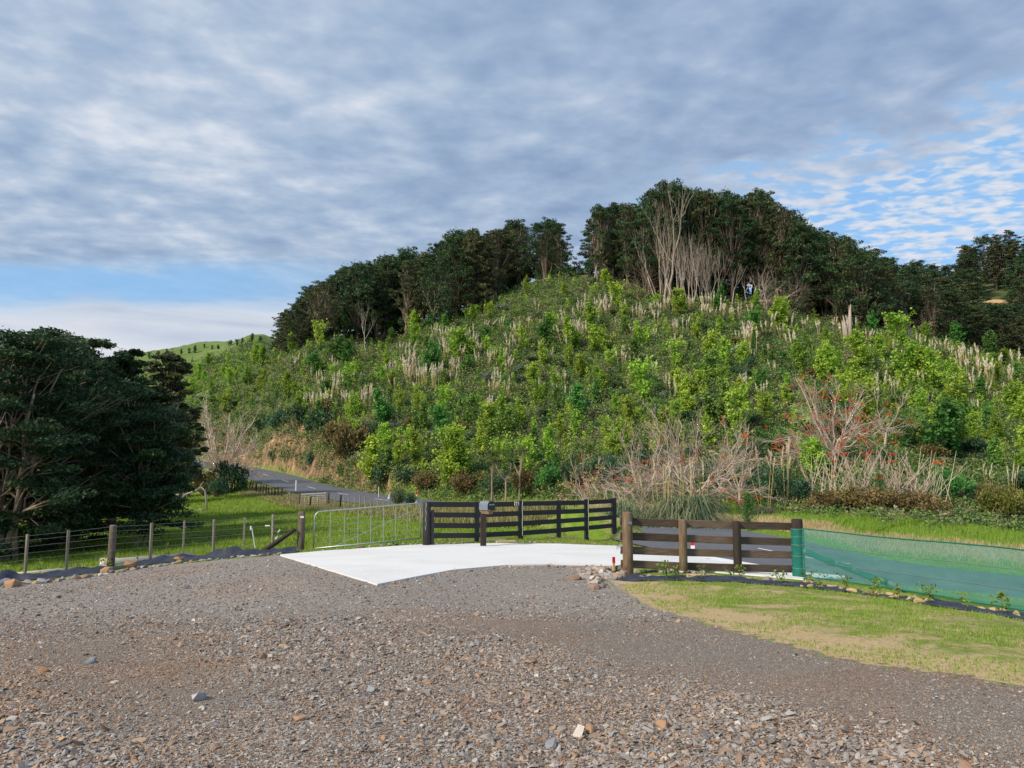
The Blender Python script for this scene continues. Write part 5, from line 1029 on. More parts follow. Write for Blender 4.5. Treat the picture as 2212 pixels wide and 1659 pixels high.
# foreground pampas
for xv, vb, px, n, hts, lab in ((1347, 1088, 54, 2, 100, 'rounded pampas clump with two drooping plumes behind the corner of the brown fence'), (1415, 1098, 44, 6, 135, 'left part of the big pampas stand with straw coloured stalks'), (1460, 1112, 60, 11, 150, 'middle pampas clump with the tallest row of plume stalks'), (1505, 1115, 66, 4, 140, 'large fountain shaped pampas clump at the right of the stand')):
    p = at(xv, vb, 33); p[2] = H1(p[0], p[1]); L = px * 33 / 1600 * 1.5 / 2.0; r = empty('pampas_clump', p); tag(r, lab, 'pampas grass', 'pampas in front of the large coral tree', 'thing')
    o = link('leaves', PLN[rg.randrange(2)], M['pampas'], r); o.scale = (L * 1.3, L * 1.3, L * 1.9); o.rotation_euler = (0, 0, rg.uniform(0, 6))
    for i in range(n):
        st, pl = PMN[rg.randrange(3)]; hh = hts * 33 / 1600 / 2.6 * rg.uniform(.78, 1.04); x = rg.uniform(-.7, .7) if n > 2 else (-.35 + .3 * i); 
        for nm, me, mt in (('stalk', st, 'straw_stem'), ('plume', pl, 'plume')):
            o = link(nm, me, M[mt], r); o.location = (x, rg.uniform(-.1, .1) if nm == 'stalk' else o0[1], 0); o0 = o.location; tl = (-.1 if n > 2 else -.45) if nm == 'stalk' else tl; o.rotation_euler = (0, x * .14 + (tl if n <= 2 else 0), 0); o.scale = (1.0, 1.0, hh)
for xv, vb, n, px, d, lab in ((1650, 1075, 4, 100, 37, 'narrow bundle of straw coloured stalks left of the dark bush'), (1695, 1060, 9, 105, 39, 'pampas plumes standing up behind the broad dark bush'), (1840, 1050, 4, 62, 40, 'pinkish pampas plumes in the flowering thicket'), (2135, 1050, 4, 50, 42, 'left of two pampas clumps above the dry bush at the right edge'), (2180, 1055, 7, 50, 42, 'right of two pampas clumps above the dry bush at the right edge')):
    p = at(xv, vb, d); p[2] = H1(p[0], p[1]); hs = (CAMZ + te(vb - px) * d - p[2]) / 2.6; pampas(p, n, hs, lab, None, True, .3, lv=.55)
# ---------------- the bare coral trees
def coral(xv, vb, d, hpx, wpx, seed, nf, lab, stems=1, lean=0.0, nl=13, leaves=0, r0=.13, fsc=1.0, low=.12, sc=1.0):
    """short trunk, long arching limbs that fork again and again into upturned twigs"""
    rng = R_(seed); m = MB(); tips = []; b = at(xv, vb, d); b[2] = H1(b[0], b[1]); Hh = CAMZ + te(vb - hpx) * d - b[2]; W = wpx * d / 1600; top = np.array([lean * .2, 0, Hh * .22])
    if stems: m.tube([(0, 0, -.25), top * .5 + (.03, 0, 0), top], [r0 * 1.15, r0, r0 * .9], 8, False)
    def env(az, el):
        return np.array([math.cos(az) * math.cos(el) * W + lean * .5, math.sin(az) * math.cos(el) * W * .8, Hh * (low + (1.1 - low) * math.sin(el))])
    for i in range(nl):
        az = i * 2.399 + rng.random() * .5; el = math.asin(min(.83, ((i + .5) / nl) ** .7)) if i % 3 else rng.uniform(.03, .4); T = env(az, el) * rng.uniform(.8, 1.02); A = top * rng.uniform(.5, 1)
        md = A * .45 + T * .55 + np.array([0, 0, -.07 * Hh if el > .5 else .1 * Hh]) + rng.normal(size=3) * .09 * W; q = bez(A, md, T, 9); q[1:-1] += rng.normal(size=(7, 3)) * .022 * W; rl = r0 * .42 * rng.uniform(.75, 1.1); m.tube(q, rl * np.linspace(1, .3, 9), 6, False); tips.append(T)
        for j in range(12):
            k = int(rng.integers(2, 8)); P = q[k]; dv = nrm(q[min(k + 1, 8)] - q[k - 1]); s = nrm(dv + rng.normal(size=3) * .55 + np.array([0, 0, .12])); l = W * rng.uniform(.18, .42); Q = P + s * l; Q[2] = max(Q[2], .15); M_ = (P + Q) / 2 + rng.normal(size=3) * .07 * l - (0, 0, .06 * l); q2 = bez(P, M_, Q, 5); rr = max(.0095 * sc, rl * .27); m.tube(q2, rr * np.linspace(1, .55, 5), 4, False); tips.append(Q)
            for h in range(5):
                P2 = q2[int(rng.integers(1, 5))]; s2 = nrm(s + rng.normal(size=3) * .6 + np.array([0, 0, .3])); Q2 = P2 + s2 * l * rng.uniform(.3, .6); m.tube([P2, (P2 + Q2) / 2 + rng.normal(size=3) * .04 * l, Q2], np.array([.0075, .0065, .005]) * sc, 3, False); tips.append(Q2)
    root = tag(empty('coral_tree', b), lab, 'tree'); me = m.mesh('branches', True); link('branches', me, M['bark_coral'], root)
    if nf:
        idx = rng.choice(len(tips), nf, False); L = []
        for i in idx: k = 16; L.append(leafq(tips[i] + rng.normal(size=(k, 3)) * np.array([.07, .07, .035]) * fsc, .05 * fsc, rng, .2, .3))
        link('flowers', leafmesh('flowers', L), M['flower'], root)
    if leaves:
        idx = rng.choice(len(tips), min(leaves, len(tips)), False); L = [leafq(tips[i] + rng.normal(size=(6, 3)) * .12, .06, rng, .3, .8) for i in idx]; link('yellow_leaves', leafmesh('yellow_leaves', L), M['yellowleaf'], root)
coral(1500, 1040, 38, 170, 165, 51, 24, 'large bare coral tree with a wide fan of pale branches and few red flowers', nl=22, leaves=10, fsc=1.4)
coral(1385, 1035, 39, 130, 118, 52, 16, 'low sprawling coral tree sweeping left of the large one', nl=16, leaves=14, r0=.10, low=.2)
coral(1265, 1062, 40, 120, 60, 58, 6, 'small coral tree with yellowing leaves at the left end of the bare ones', nl=8, leaves=40, r0=.06)
coral(1800, 950, 47, 165, 135, 53, 130, 'coral tree on the right slope thick with red flowers', nl=20, r0=.15, fsc=1.5)
coral(1905, 905, 52, 110, 75, 54, 0, 'bare pale limbs reaching right beside the red flowered coral tree', lean=1.2, nl=5, r0=.09)
coral(482, 1010, 80, 160, 84, 56, 60, 'grey branched coral tree with red tips beside the road on the left', nl=26, r0=.22, fsc=1.6, sc=2.6)
coral(1595, 1020, 40, 140, 55, 57, 8, 'upright coral tree with yellow leaves at the right of the large bare one', nl=7, leaves=18, r0=.07, low=.3)
# thicket of upright stems with red flowers
def thicket():
    rng = R_(61); i = 0
    for cx, lab in ((1790, 'leftmost clump of arching bare stems with large red flower heads'), (1845, 'second clump of bare stems in the red flowering thicket'), (1895, 'third clump of dense straw coloured stems in the thicket'), (1945, 'fourth clump of bare crossing stems in the thicket'), (1995, 'rightmost clump of bare stems in the flowering thicket')):
        b = at(cx, 1085, 38); b[2] = H1(b[0], b[1]); root = tag(empty('flowering_shrub', b), lab, 'shrub', 'red flowering thicket above the verge'); m = MB(); T = []
        for k in range(34):
            a = rng.random() * 6.28; l = rng.uniform(1.6, 3.2); o = rng.normal(size=2) * .45; d = np.array([rng.normal() * .38, rng.normal() * .3, 1.0]); d = nrm(d); p = np.array([o[0], o[1], 0]); q = p + d * l + np.array([rng.normal() * .25, 0, 0]); md = (p + q) / 2 + rng.normal(size=3) * .12; m.tube(bez(p, md, q, 5), [.022, .02, .017, .013, .008], 4, False); T.append(q)
            if rng.random() < .4: q2 = md + nrm(d + rng.normal(size=3) * .5) * l * .4; m.tube([md, q2], [.012, .006], 3, False)
        m.build('stems', M['bark_coral'], root)
        for q in rng.permutation(len(T))[:3]:
            k = 26; c = T[q]; link('flower', leafmesh('flower', [leafq(c + rng.normal(size=(k, 3)) * np.array([.08, .07, .035]), .07, rng, .1, .3)]), M['flower'], root)
        k = 150; P = np.stack([rng.normal(size=k) * .8, rng.normal(size=k) * .6, rng.uniform(.2, 2.2, k)], -1); link('foliage', leafmesh('foliage', [leafq(P, .09, rng, .3, .7)]), M['midgreen'], root)
thicket()
# ---------------- cabbage trees, little pine, fuzzy verge bush
def cabbage(xv, vb, vt, d, lab, seed):
    rng = R_(seed); b = at(xv, vb, d); b[2] = H1(b[0], b[1]); h = CAMZ + te(vt) * d - b[2]; root = tag(empty('cabbage_tree', b), lab, 'tree', 'cabbage trees at the foot of the hill'); m = MB(); heads = []
    m.tube([(0, 0, -.2), (.03, 0, h * .5)], [.08, .07], 6)
    for k in range(3): q = np.array([rng.normal() * .4, rng.normal() * .3, h * rng.uniform(.72, .95)]); m.tube(bez(np.array([.03, 0, h * .45]), np.array([q[0] * .8, q[1] * .8, h * .6]), q, 4), [.06, .05, .05, .05], 5); heads.append(q)
    m.build('trunk', M['bark'], root)
    for q in heads:
        n = 70; dv = nrm(rng.normal(size=(n, 3)) + (0, 0, .35)); L = rng.uniform(.35, .62, n)[:, None]; sd = nrm(np.cross(dv, rng.normal(size=(n, 3)))) * .022; V = np.stack([q - sd * .6, q + dv * L * .55 + sd, q + dv * L - (0, 0, .08), q + dv * L * .55 - sd], 1).reshape(-1, 3) if False else np.stack([q + dv * .03 - sd, q + dv * .03 + sd, q + dv * L * .7 + sd * .8 - np.array([0, 0, .02]), q + dv * L - np.array([0, 0, .10])], 1).reshape(-1, 3)
        link('leaf_head', mesh_np('leaf_head', V, np.arange(4 * n).reshape(n, 4), {'tone': np.repeat(rng.random(n), 4)}), M['youngcab'], root)
M['youngcab'] = leafmat('youngcab', G((0, (.06, .10, .025)), (1, (.20, .26, .08))), .3, .1)
cabbage(1062, 1062, 965, 50, 'cabbage tree with spiky heads, left one of three above the letterbox', 71); cabbage(1092, 1066, 968, 49, 'cabbage tree with spiky heads, middle one of three', 72); cabbage(1122, 1058, 962, 51, 'cabbage tree with spiky heads, right one of three', 73)
def pine(xv, vb, vt, d, wpx, lab, seed, mat='pine', name='young_pine', cat='tree'):
    rng = R_(seed); b = at(xv, vb, d); b[2] = H1(b[0], b[1]); h = CAMZ + te(vt) * d - b[2]; W = wpx * d / 1600; root = tag(empty(name, b), lab, cat); m = MB(); m.tube([(0, 0, -.1), (0, 0, h * .95)], [.03, .008], 5); L = []
    for i in range(46):
        f = .06 + .92 * i / 46; a = i * 2.4; l = W * (1.05 - f) ** .7 * rng.uniform(.7, 1.1); A = np.array([0, 0, h * f * .92]); B = A + np.array([math.cos(a) * l, math.sin(a) * l, l * .8]); m.tube([A, B], [.01, .004], 3, False); k = 60; t = rng.random((k, 1)); L.append(leafq(A + (B - A) * t + rng.normal(size=(k, 3)) * .03, .05, rng, .2, .16, np.clip(.2 + .6 * t[:, 0] + .2 * rng.random(k), 0, 1)))
    m.build('trunk', M['bark_dark'], root); link('crown', leafmesh('crown', L), M[mat], root)
pine(1616, 1131, 1058, 31, 22, 'small bright green pine standing on the verge right of the pampas', 81)
pine(1902, 1100, 1015, 37, 20, 'slim dark green pine in front of the flowering thicket', 82)
pine(1340, 835, 780, 82, 24, 'dark young pine halfway up the slope behind pampas plumes', 83)
pine(1000, 870, 830, 84, 16, 'dark young pine among the pampas above the gate', 84); pine(1560, 760, 715, 95, 16, 'dark young pine below the slim pale trunks', 85)
def brush(xv, vb, vt, d, wpx, lab, seed):
    rng = R_(seed); b = at(xv, vb, d); b[2] = H1(b[0], b[1]); h = CAMZ + te(vt) * d - b[2]; W = wpx * d / 1600; root = tag(empty('bush', b), lab, 'bush'); m = MB(); L = []
    for i in range(60):
        a = rng.random() * 6.28; q = rng.random() ** .5; B = np.array([math.cos(a) * W * q, math.sin(a) * W * q, h * (1 - .35 * q) * rng.uniform(.75, 1)]); m.tube([(0, 0, 0), B * (.45, .45, .55), B], [.02, .012, .004], 3, False); k = 50; t = rng.uniform(.35, 1, (k, 1)); L.append(leafq(B * t + rng.normal(size=(k, 3)) * .05, .06, rng, .1, .15, rng.random(k)))
    m.build('stems', M['bark_dark'], root); link('foliage', leafmesh('foliage', L), M['darkshrub'], root)
brush(860, 1094, 1040, 47, 22, 'fuzzy feathery dark bush on the verge left of the marker posts', 91); brush(886, 1095, 1052, 46, 16, 'smaller feathery bush touching the fuzzy one on the verge', 92)
# ---------------- big dark trees on the left
NPK = 1.5
def hero(xv, vb, vt, d, R, seed, lab, mat='hero_leaf', bark='bark', zc=.22, nl=34, npad=230, leaf=.075, shape='dome', stems=3, lean=0, pr=.8, sub=6, tr=.28, spread=.4):
    b = at(xv, vb, d); b[2] = H1(b[0], b[1]); h = CAMZ + te(vt) * d - b[2]
    t, c = big_tree(seed, h * .96, R, zc, stems, nl, sub, pr, int(npad * NPK), leaf, tr, shape, .42, lean, spread, 6, .05, 14, .45, .2)
    return place('tree', [('trunk', t, M[bark]), ('crown', c, M[mat])], b, 0, 1, lab, 'tree')
hero(15, 1240, 695, 27, 3.9, 401, 'huge dark spreading tree at the left edge with pale limbs showing through', nl=46, npad=200, lean=.2, zc=.10, stems=4)
hero(150, 1170, 755, 33, 2.7, 402, 'dark spreading tree rising behind the thick fence post', nl=42, npad=240, zc=.07, stems=3)
hero(305, 1196, 880, 29, .95, 403, 'smaller dark tree drooping over the paddock on thin trunks', nl=26, npad=230, zc=.20, pr=.62, stems=3, tr=.09, leaf=.065)
hero(-150, 1230, 700, 29, 4.4, 404, 'dark tree partly outside the left edge', nl=34, npad=220, zc=.18)
hero(240, 1100, 742, 42, 1.9, 405, 'dark pyramid topped tree behind the paddock trees', nl=30, npad=200, zc=.15, leaf=.13, pr=.65)
hero(105, 1120, 716, 40, 4.0, 406, 'dark tree with a loose layered top behind the huge left tree', nl=34, npad=200, zc=.2, leaf=.13, pr=1.1)
hero(355, 1040, 745, 62, 1.5, 407, 'brownish olive tree with visible pale limbs at the foot of the far slope', 'forest_olive', 'bark_pale', zc=.25, nl=30, npad=150, leaf=.17, pr=.6)
hero(398, 1030, 862, 70, 1.3, 408, 'grey olive tree with twisted pale trunks left of the red coral tree', 'forest_olive', 'bark_pale', zc=.3, nl=20, npad=110, leaf=.16, pr=.5, stems=4)
hero(285, 1060, 800, 60, 1.8, 409, 'dark tree filling the gap behind the paddock', nl=28, npad=150, leaf=.17, pr=.7)
# scrub along the back of the paddock
for i, (xv, vb, hw, vt, mt, lab) in enumerate([(400, 1075, 34, 985, 'greyshrub', 'pale grey-green lichen covered bush left of the red coral tree'), (440, 1072, 30, 1010, 'rust', 'brown scrub bush under the red coral tree'), (465, 1075, 24, 1030, 'darkshrub', 'low dark bush left of the very dark rounded bush'), (520, 1064, 14, 1042, 'midgreen', 'small green bush at the roadside right of the dark bush'), (350, 1090, 40, 990, 'darkshrub', 'dark bush at the back of the paddock'), (425, 950, 26, 895, 'midgreen', 'green bush rising behind the red coral tree')]):
    p = hit([(xv, vb)])[0]; hgt = CAMZ + te(vt) * p[1] - p[2]; w = hw * p[1] / 1600; place('bush', shparts(i, mt, True), (p[0], p[1] + .3, p[2] - .1), i, (w, w, hgt / 1.12), lab, 'bush')
# fallen dead branch
b = at(395, 1098, 52); g = H1(b[0], b[1]); m = MB(); rng = R_(8)
P = [at(x, v, 52) for x, v in ((386, 1080), (400, 1068), (420, 1062), (434, 1052), (443, 1060), (446, 1085), (447, 1102))]; m.tube(P, [.04, .07, .08, .07, .07, .065, .04], 7)
for A, B in (((434, 1052), (440, 1040)), ((400, 1068), (388, 1088)), ((420, 1062), (404, 1052)), ((446, 1096), (420, 1104)), ((420, 1104), (398, 1116)), ((430, 1099), (440, 1112)), ((412, 1106), (400, 1098))): m.tube([at(*A, 52), (at(*A, 52) + at(*B, 52)) / 2 + rng.normal(size=3) * .05, at(*B, 52)], [.045, .035, .02], 5)
tag(m.build('fallen_branch', M['dead'], None, True), 'bleached arching dead branch lying on the paddock beside the dark trees', 'branch')
# small conifers on the far left ridge
for i in range(15):
    xv = 322 + i * 17 + rg.uniform(-4, 4); vb = np.interp(xv, (300, 400, 500, 580), (765, 752, 733, 722)) + rg.uniform(4, 22); p = hit([(xv, vb)])[0]; s = rg.uniform(1.6, 3.4) / 3
    place('ridge_conifer', ytparts(rg.randrange(5), 'darkshrub'), p, rg.uniform(0, 6), (s * 1.2, s * 1.2, s), 'small dark conifer dotted along the far left grassy ridge', 'tree', 'small conifers on the far left ridge')
# ---------------- grass, straw and saplings
def blades(name, P, h, w, mat, rng, tone, label, lean=.5):
    ok = off_slab(P[:, 0], P[:, 1]); P = P[ok]; h = np.broadcast_to(h, (len(ok),))[ok]; w = np.broadcast_to(w, (len(ok),))[ok]; tone = np.broadcast_to(tone, (len(ok),))[ok]
    n = len(P); h = h * rng.uniform(.5, 1.2, n); a = rng.random(n) * 2 * PI; d = np.stack([np.cos(a), np.sin(a), 0 * a], -1); b = rng.random(n) * 2 * PI; l = np.stack([np.cos(b), np.sin(b), 0 * b], -1) * (h * lean * rng.random(n))[:, None]; w = np.broadcast_to(w, (n,))[:, None]
    V = np.stack([P - d * w, P + d * w, P + l + np.array([0, 0, 1]) * h[:, None]], 1).reshape(-1, 3)
    tag(link(name, mesh_np(name, V, np.arange(3 * n).reshape(n, 3), {'tone': np.repeat(tone, 3)}), M[mat]), label[0], label[1], kind='stuff')
def scatter_view(rng, n, x0, x1, v0f, v1f):
    xv = rng.uniform(x0, x1, n); f = rng.random(n); return np.stack([xv, v0f(xv) * (1 - f) + v1f(xv) * f], -1)
def world_pts(rng, n, xr, yr): x = rng.uniform(*xr, n); y = rng.uniform(*yr, n); return x, y
rng = R_(71)
# new lawn
x, y = world_pts(rng, 260000, (1.5, 17), (4.5, 16.5)); ld1 = pin(lpoly, x, y); ok = (ld1 > .03) & (np.abs(x) < y * .78)
nn = vnoise(x, y, 1.3, 8) * .55 + vnoise(x, y, 3.1, 4) * .35 + vnoise(x, y, 7.7, 6) * .3 + .10 * np.clip(ld1, 0, 2); ok &= (nn > -.02) & (ld1 > .25 * rng.random(len(x)) ** 2) & (rng.random(len(x)) < .75); x, y = x[ok], y[ok]; P = np.stack([x, y, H(x, y)], -1)
blades('lawn_grass', P, .035, .0045, 'grass', rng, np.clip(.3 + .55 * rng.random(len(P)) ** 1.5, 0, 1), ('patchy new lawn grass growing through pale sandy soil', 'grass'), .9)
# paddock
x, y = world_pts(rng, 300000, (-34, 3), (21, 74)); a = x / y; keep = (a > -.75) & (rng.random(len(x)) < np.clip(26 / y, 0, 1) ** 1.2); x, y = x[keep], y[keep]; sd, _ = road_d(x, y)
fl = np.interp(x, (-14, -6.2, -2.6, .3, 3.8), (18.9, 22.4, 23.6, 25.7, 28.8)); ok = (sd < -4.4) & (y > fl) & (vnoise(x, y, 1.7, 3) + rng.normal(size=len(x)) * .5 > -.5); x, y = x[ok], y[ok]; P = np.stack([x, y, H(x, y)], -1)
blades('paddock_grass', P, .10 + .0016 * y, .007 + .0002 * y, 'grass', rng, np.clip(.15 + .35 * rng.random(len(P)) + .14 * vnoise(x, y, .8, 2), 0, .8), ('lush green pasture grass in tufts across the paddock', 'grass'), .8)
# straw on the verges
s = rng.uniform(s_at(-36, 100), s_at(4.6, 30), 70000); off = -rng.uniform(4.0, 7.6, len(s)); T = nrm(np.gradient(RC, axis=0)); Nn = np.stack([-T[:, 1], T[:, 0]], -1)
def onroad(s, off): return np.stack([np.interp(s, seg, RC[:, 0] + 0) + np.interp(s, seg, Nn[:, 0]) * off, np.interp(s, seg, RC[:, 1]) + np.interp(s, seg, Nn[:, 1]) * off], -1)
q = onroad(s, off); ok = (vnoise(q[:, 0], q[:, 1], .9, 5) + rng.normal(size=len(q)) * .4 > -.1) | (q[:, 0] > -4); q = q[ok]; far = np.interp(q[:, 1], (25, 60), (.42, .30)); far = np.where(q[:, 0] > -4, far, far * .8)
blades('verge_grass', np.column_stack([q, H(q[:, 0], q[:, 1])]), far, .008 + .0005 * q[:, 1], 'straw', rng, np.clip(rng.random(len(q)) * .9, 0, 1), ('dry straw coloured grass along the near road verge', 'grass'), .5)
s = rng.uniform(s_at(-2, 43), s_at(36, 18), 90000); off = rng.uniform(3.7, 11.5, len(s)); q = onroad(s, off); o2 = off; g = (o2 > 6.7 + .4 * vnoise(q[:, 0], q[:, 1], 1.1)) | (o2 < 4.6); tone = np.where(g, rng.uniform(.3, .68, len(s)), rng.uniform(.86, 1, len(s))); tone = np.where(rng.random(len(s)) < .12, rng.random(len(s)), tone)
blades('bank_grass', np.column_stack([q, H(q[:, 0], q[:, 1])]), np.where(o2 < 4.7, .06, .20), .010, 'grass', rng, tone, ('rank bright green grass over dry thatch on the far road bank', 'grass'), .8)
x, y = world_pts(rng, 60000, (5, 22), (10, 20)); sd, _ = road_d(x, y); l1 = pin(lpoly, x, y); ok = (sd < -3.5) & (sd > -6.5) & (l1 < -.05); x, y = x[ok], y[ok]
blades('roadside_grass', np.stack([x, y, H(x, y)], -1), .07, .006, 'grass', rng, rng.uniform(.3, .8, len(x)), ('short grass between the netting and the road', 'grass'), .8)
x, y = world_pts(rng, 40000, (-7, 6), (21, 29)); gd = pin(gpoly, x, y); fl = np.interp(x, (-7, -2.6, .3, 3.8, 5), (21.2, 22.3, 24.6, 27.7, 29)); U0 = np.interp(x, SU[:, 0], SU[:, 1]); ok = (y > U0 + .25) & (y < fl + .3); x, y = x[ok], y[ok]
blades('fence_grass', np.stack([x, y, H(x, y)], -1), .07, .007, 'grass', rng, np.clip(rng.uniform(.0, 1.0, len(x)) , 0, 1), ('thin brownish grass on the strip before the black fence', 'grass'), .8)
# saplings along the mats
def sapling(p, h, lab, grp, seed):
    rng = R_(seed); r = tag(empty('sapling', p), lab, 'sapling', grp); m = MB(); L = []
    for k in range(int(rng.integers(1, 3))):
        q = np.array([rng.normal() * .08, rng.normal() * .04, h * rng.uniform(.8, 1)]); m.tube([(0, 0, -.03), q * (.4, .4, .5), q], [.008, .006, .003], 4); t = rng.uniform(.3, 1.03, (26, 1)); L.append(leafq(q * t + rng.normal(size=(26, 3)) * np.array([.055, .055, .02]) * (h / .5) ** .5, .038 * (h / .5) ** .5, rng, .4, .55, rng.random(26)))
    m.build('stem', M['stem_green'], r); link('leaves', leafmesh('leaves', L), M['sapling'], r)
SR = [(1441, 1253, 42, 'sapling on the weed mat in the first rail bay, taller one'), (1463, 1252, 32, 'sapling on the weed mat in the first rail bay, shorter one'), (1517, 1254, 34, 'sapling beside the second round fence post'), (1584, 1253, 32, 'sapling on the mat in the second rail bay, left one'), (1604 - 4, 1252, 30, 'sapling on the mat close to the dark third post'), (1685, 1262, 28, 'sapling in the third rail bay'), (1746 - 2, 1266, 40, 'leafy pair of shoots growing before the green wrapped post'), (1800 - 33, 1272, 30, 'sapling just right of the green wrapped post'),
      (1829, 1273, 36, 'sapling standing over the lower end of the slanting stay'), (1883, 1288, 42, 'sapling before the netting, second right of the stay'), (1946, 1294, 34, 'sapling before the netting, third right of the stay'), (2008, 1306, 42, 'yellow green sapling before the netting, fourth right of the stay'), (2088, 1321, 46, 'sapling before the netting, fifth right of the stay'), (2165, 1328, 54, 'taller twin stemmed sapling before the netting near the right edge')]
for i, ((xv, vb, px, lab), p) in enumerate(zip(SR, hitmany([(q[0], q[1]) for q in SR]))): sapling(p, px * p[1] / 1600, lab, 'saplings along the right weed mat', 500 + i)
SL_ = [(25, 1262, 62, 'sapling at the left edge'), (158, 1248, 74, 'sapling between the two leftmost battens'), (308 - 2, 1220, 60, 'sapling left of the thick post'), (424 - 1, 1208, 48, 'sapling right of the thick post beside the pipe mouth')]
SL2 = [(24, 1256, 60, 'leftmost sapling before the wire fence'), (157, 1243, 72, 'sapling between the first two visible battens'), (306, 1229, 0, ''), (307, 1226, 56, 'sapling just left of the pipe mouth'), (424, 1219, 50, 'sapling against the thick fence post'), (543, 1216, 80, 'sapling'), ]
for i, (cx, h, lab) in enumerate(((45, 110, 'leftmost sapling before the wire fence'), (290, 130, 'sapling between the first two visible battens'), (565, 110, 'sapling between second batten and thick post'), (790, 105, 'sapling leaning against the thick fence post'), (1000, 150, 'tall thin sapling right of the thick fence post'), (1215, 140, 'bushy sapling before the long pipe'), (1408, 125, 'sapling just past the end of the long pipe'), (1600, 110, 'sapling between the fourth and fifth battens right of the thick post'), (1800, 90, 'small sapling before the slanting dark stay'), (2135, 100, 'sapling tucked against the gate strainer post'))):
    xv = cx / 1.843 * .5486; vb = np.interp(xv, (0, 165, 300, 400, 480, 560, 640), (1252, 1238, 1219, 1209, 1202, 1195, 1189)); p = hit([(xv, vb)])[0]; sapling(p, h * .29 * p[1] / 1600, lab, 'saplings along the left weed mat', 540 + i)
# ---------------- stones
def rock_mesh(seed, n=9, flat=.5):
    """angular crushed rock: hull of a few random corners"""
    import bmesh
    rng = R_(seed); bm = bmesh.new(); P = nrm(rng.normal(size=(n, 3))) * rng.uniform(.75, 1.1, (n, 1)) * np.array([1.25, .85, flat])
    for p in P: bm.verts.new(p)
    r = bmesh.ops.convex_hull(bm, input=bm.verts); bmesh.ops.delete(bm, geom=[v for v in bm.verts if not v.link_faces], context='VERTS'); bm.verts.index_update(); bm.verts.ensure_lookup_table()
    bmesh.ops.triangulate(bm, faces=bm.faces[:]); V = np.array([v.co[:] for v in bm.verts]); Fc = np.array([[v.index for v in f.verts] for f in bm.faces]); bm.free(); return V, Fc
RT = [rock_mesh(600 + i, 8 + i % 3, .42 + .05 * (i % 4)) for i in range(14)]; RT2 = [rock_mesh(640 + i, 15, .75) for i in range(8)]
def stone_mat(nm, per_obj=False):
    t = NT(nm); f = t.n('ShaderNodeObjectInfo').outputs['Random'] if per_obj else t.attr('tone'); P = t.pos(); n = t.noise(30, 4, P, .7)
    st = [(0, (.17, .155, .145)), (.08, (.38, .375, .37)), (.20, (.28, .27, .265)), (.30, (.44, .43, .41)), (.38, (.33, .315, .30)), (.46, (.54, .51, .47)), (.50, (.24, .225, .215)), (.56, (.66, .62, .56)), (.58, (.34, .275, .22)), (.68, (.40, .29, .20)), (.76, (.30, .20, .14)), (.83, (.42, .26, .15)), (.90, (.28, .165, .11)), (.94, (.50, .33, .19)), (.97, (.36, .21, .13))]
    c = t.mix(t.mr(n, .35, .75, 0.0, .5), t.mix(1.0, t.ramp(f, st, 'CONSTANT'), (.86, .85, .84), 'MULTIPLY'), (.28, .24, .205)); return t.done(t.bsdf(c, .82, t.bump(n, .5, .004), .35))
M['stones'] = stone_mat('stones'); M['rocks'] = stone_mat('rocks', True)
def stones(name, x, y, s, rng, label):
    z = H(x, y); z = np.where((x > SL[0, 0]) & (y > np.interp(x, SL[:, 0], SL[:, 1]) - .02), z + .02, z); V = []; Fc = []; T = []; n0 = 0; idx = rng.integers(0, len(RT), len(x)); yb = y + 1.5 * vnoise(x, y, .5, 12) + rng.normal(size=len(x)) * .5; pw = np.where(yb < 9.0, 1.2 - .8 * np.clip((vnoise(x, y, .45, 9) - .1 * x) * 1.8, -.8, 1), 2.0); tn = np.clip(rng.random(len(x)) ** pw, 0, .999)
    for k, (tv, tf) in enumerate(RT):
        w = np.where(idx == k)[0]; n = len(w)
        if not n: continue
        a = rng.random(n) * 6.28; ca, sa = np.cos(a)[:, None], np.sin(a)[:, None]; e = s[w][:, None] * rng.uniform(.65, 1.35, (n, 3)).reshape(n, 3)[:, :1]; fz_ = rng.uniform(.5, 1.2, (n, 1))
        X = tv[None, :, 0] * ca - tv[None, :, 1] * sa; Y = tv[None, :, 0] * sa + tv[None, :, 1] * ca; tx, ty = rng.normal(size=(n, 1)) * .35, rng.normal(size=(n, 1)) * .35; Z = tv[None, :, 2] * fz_ + X * tx + Y * ty
        q = np.stack([X * e + x[w][:, None], Y * e + y[w][:, None], Z * e + z[w][:, None] + e * .12], -1); m = tv.shape[0]; V.append(q.reshape(-1, 3)); Fc.append((tf[None] + (np.arange(n) * m)[:, None, None] + n0).reshape(-1, 3)); T.append(np.repeat(tn[w], m)); n0 += n * m
    tag(link(name, mesh_np(name, np.vstack(V), np.vstack(Fc), {'tone': np.concatenate(T)}), M['stones']), label, 'gravel', kind='stuff')
rng = R_(88)
def gpts(n, y0, y1, pw):
    y = (rng.random(n) * (y1 ** pw - y0 ** pw) + y0 ** pw) ** (1 / pw); x = rng.uniform(-.78, .78, n) * y; gd = pin(gpoly, x, y); ok = gd > .02
    if len(SL): 
        sl = np.interp(x, SL[:, 0], SL[:, 1]); su = np.interp(x, SU[:, 0], SU[:, 1]); ok &= ~((x > SL[0, 0]) & (y > sl - .02 + .35 * rng.random(len(x)) ** 9))
    return x[ok], y[ok], gd[ok]
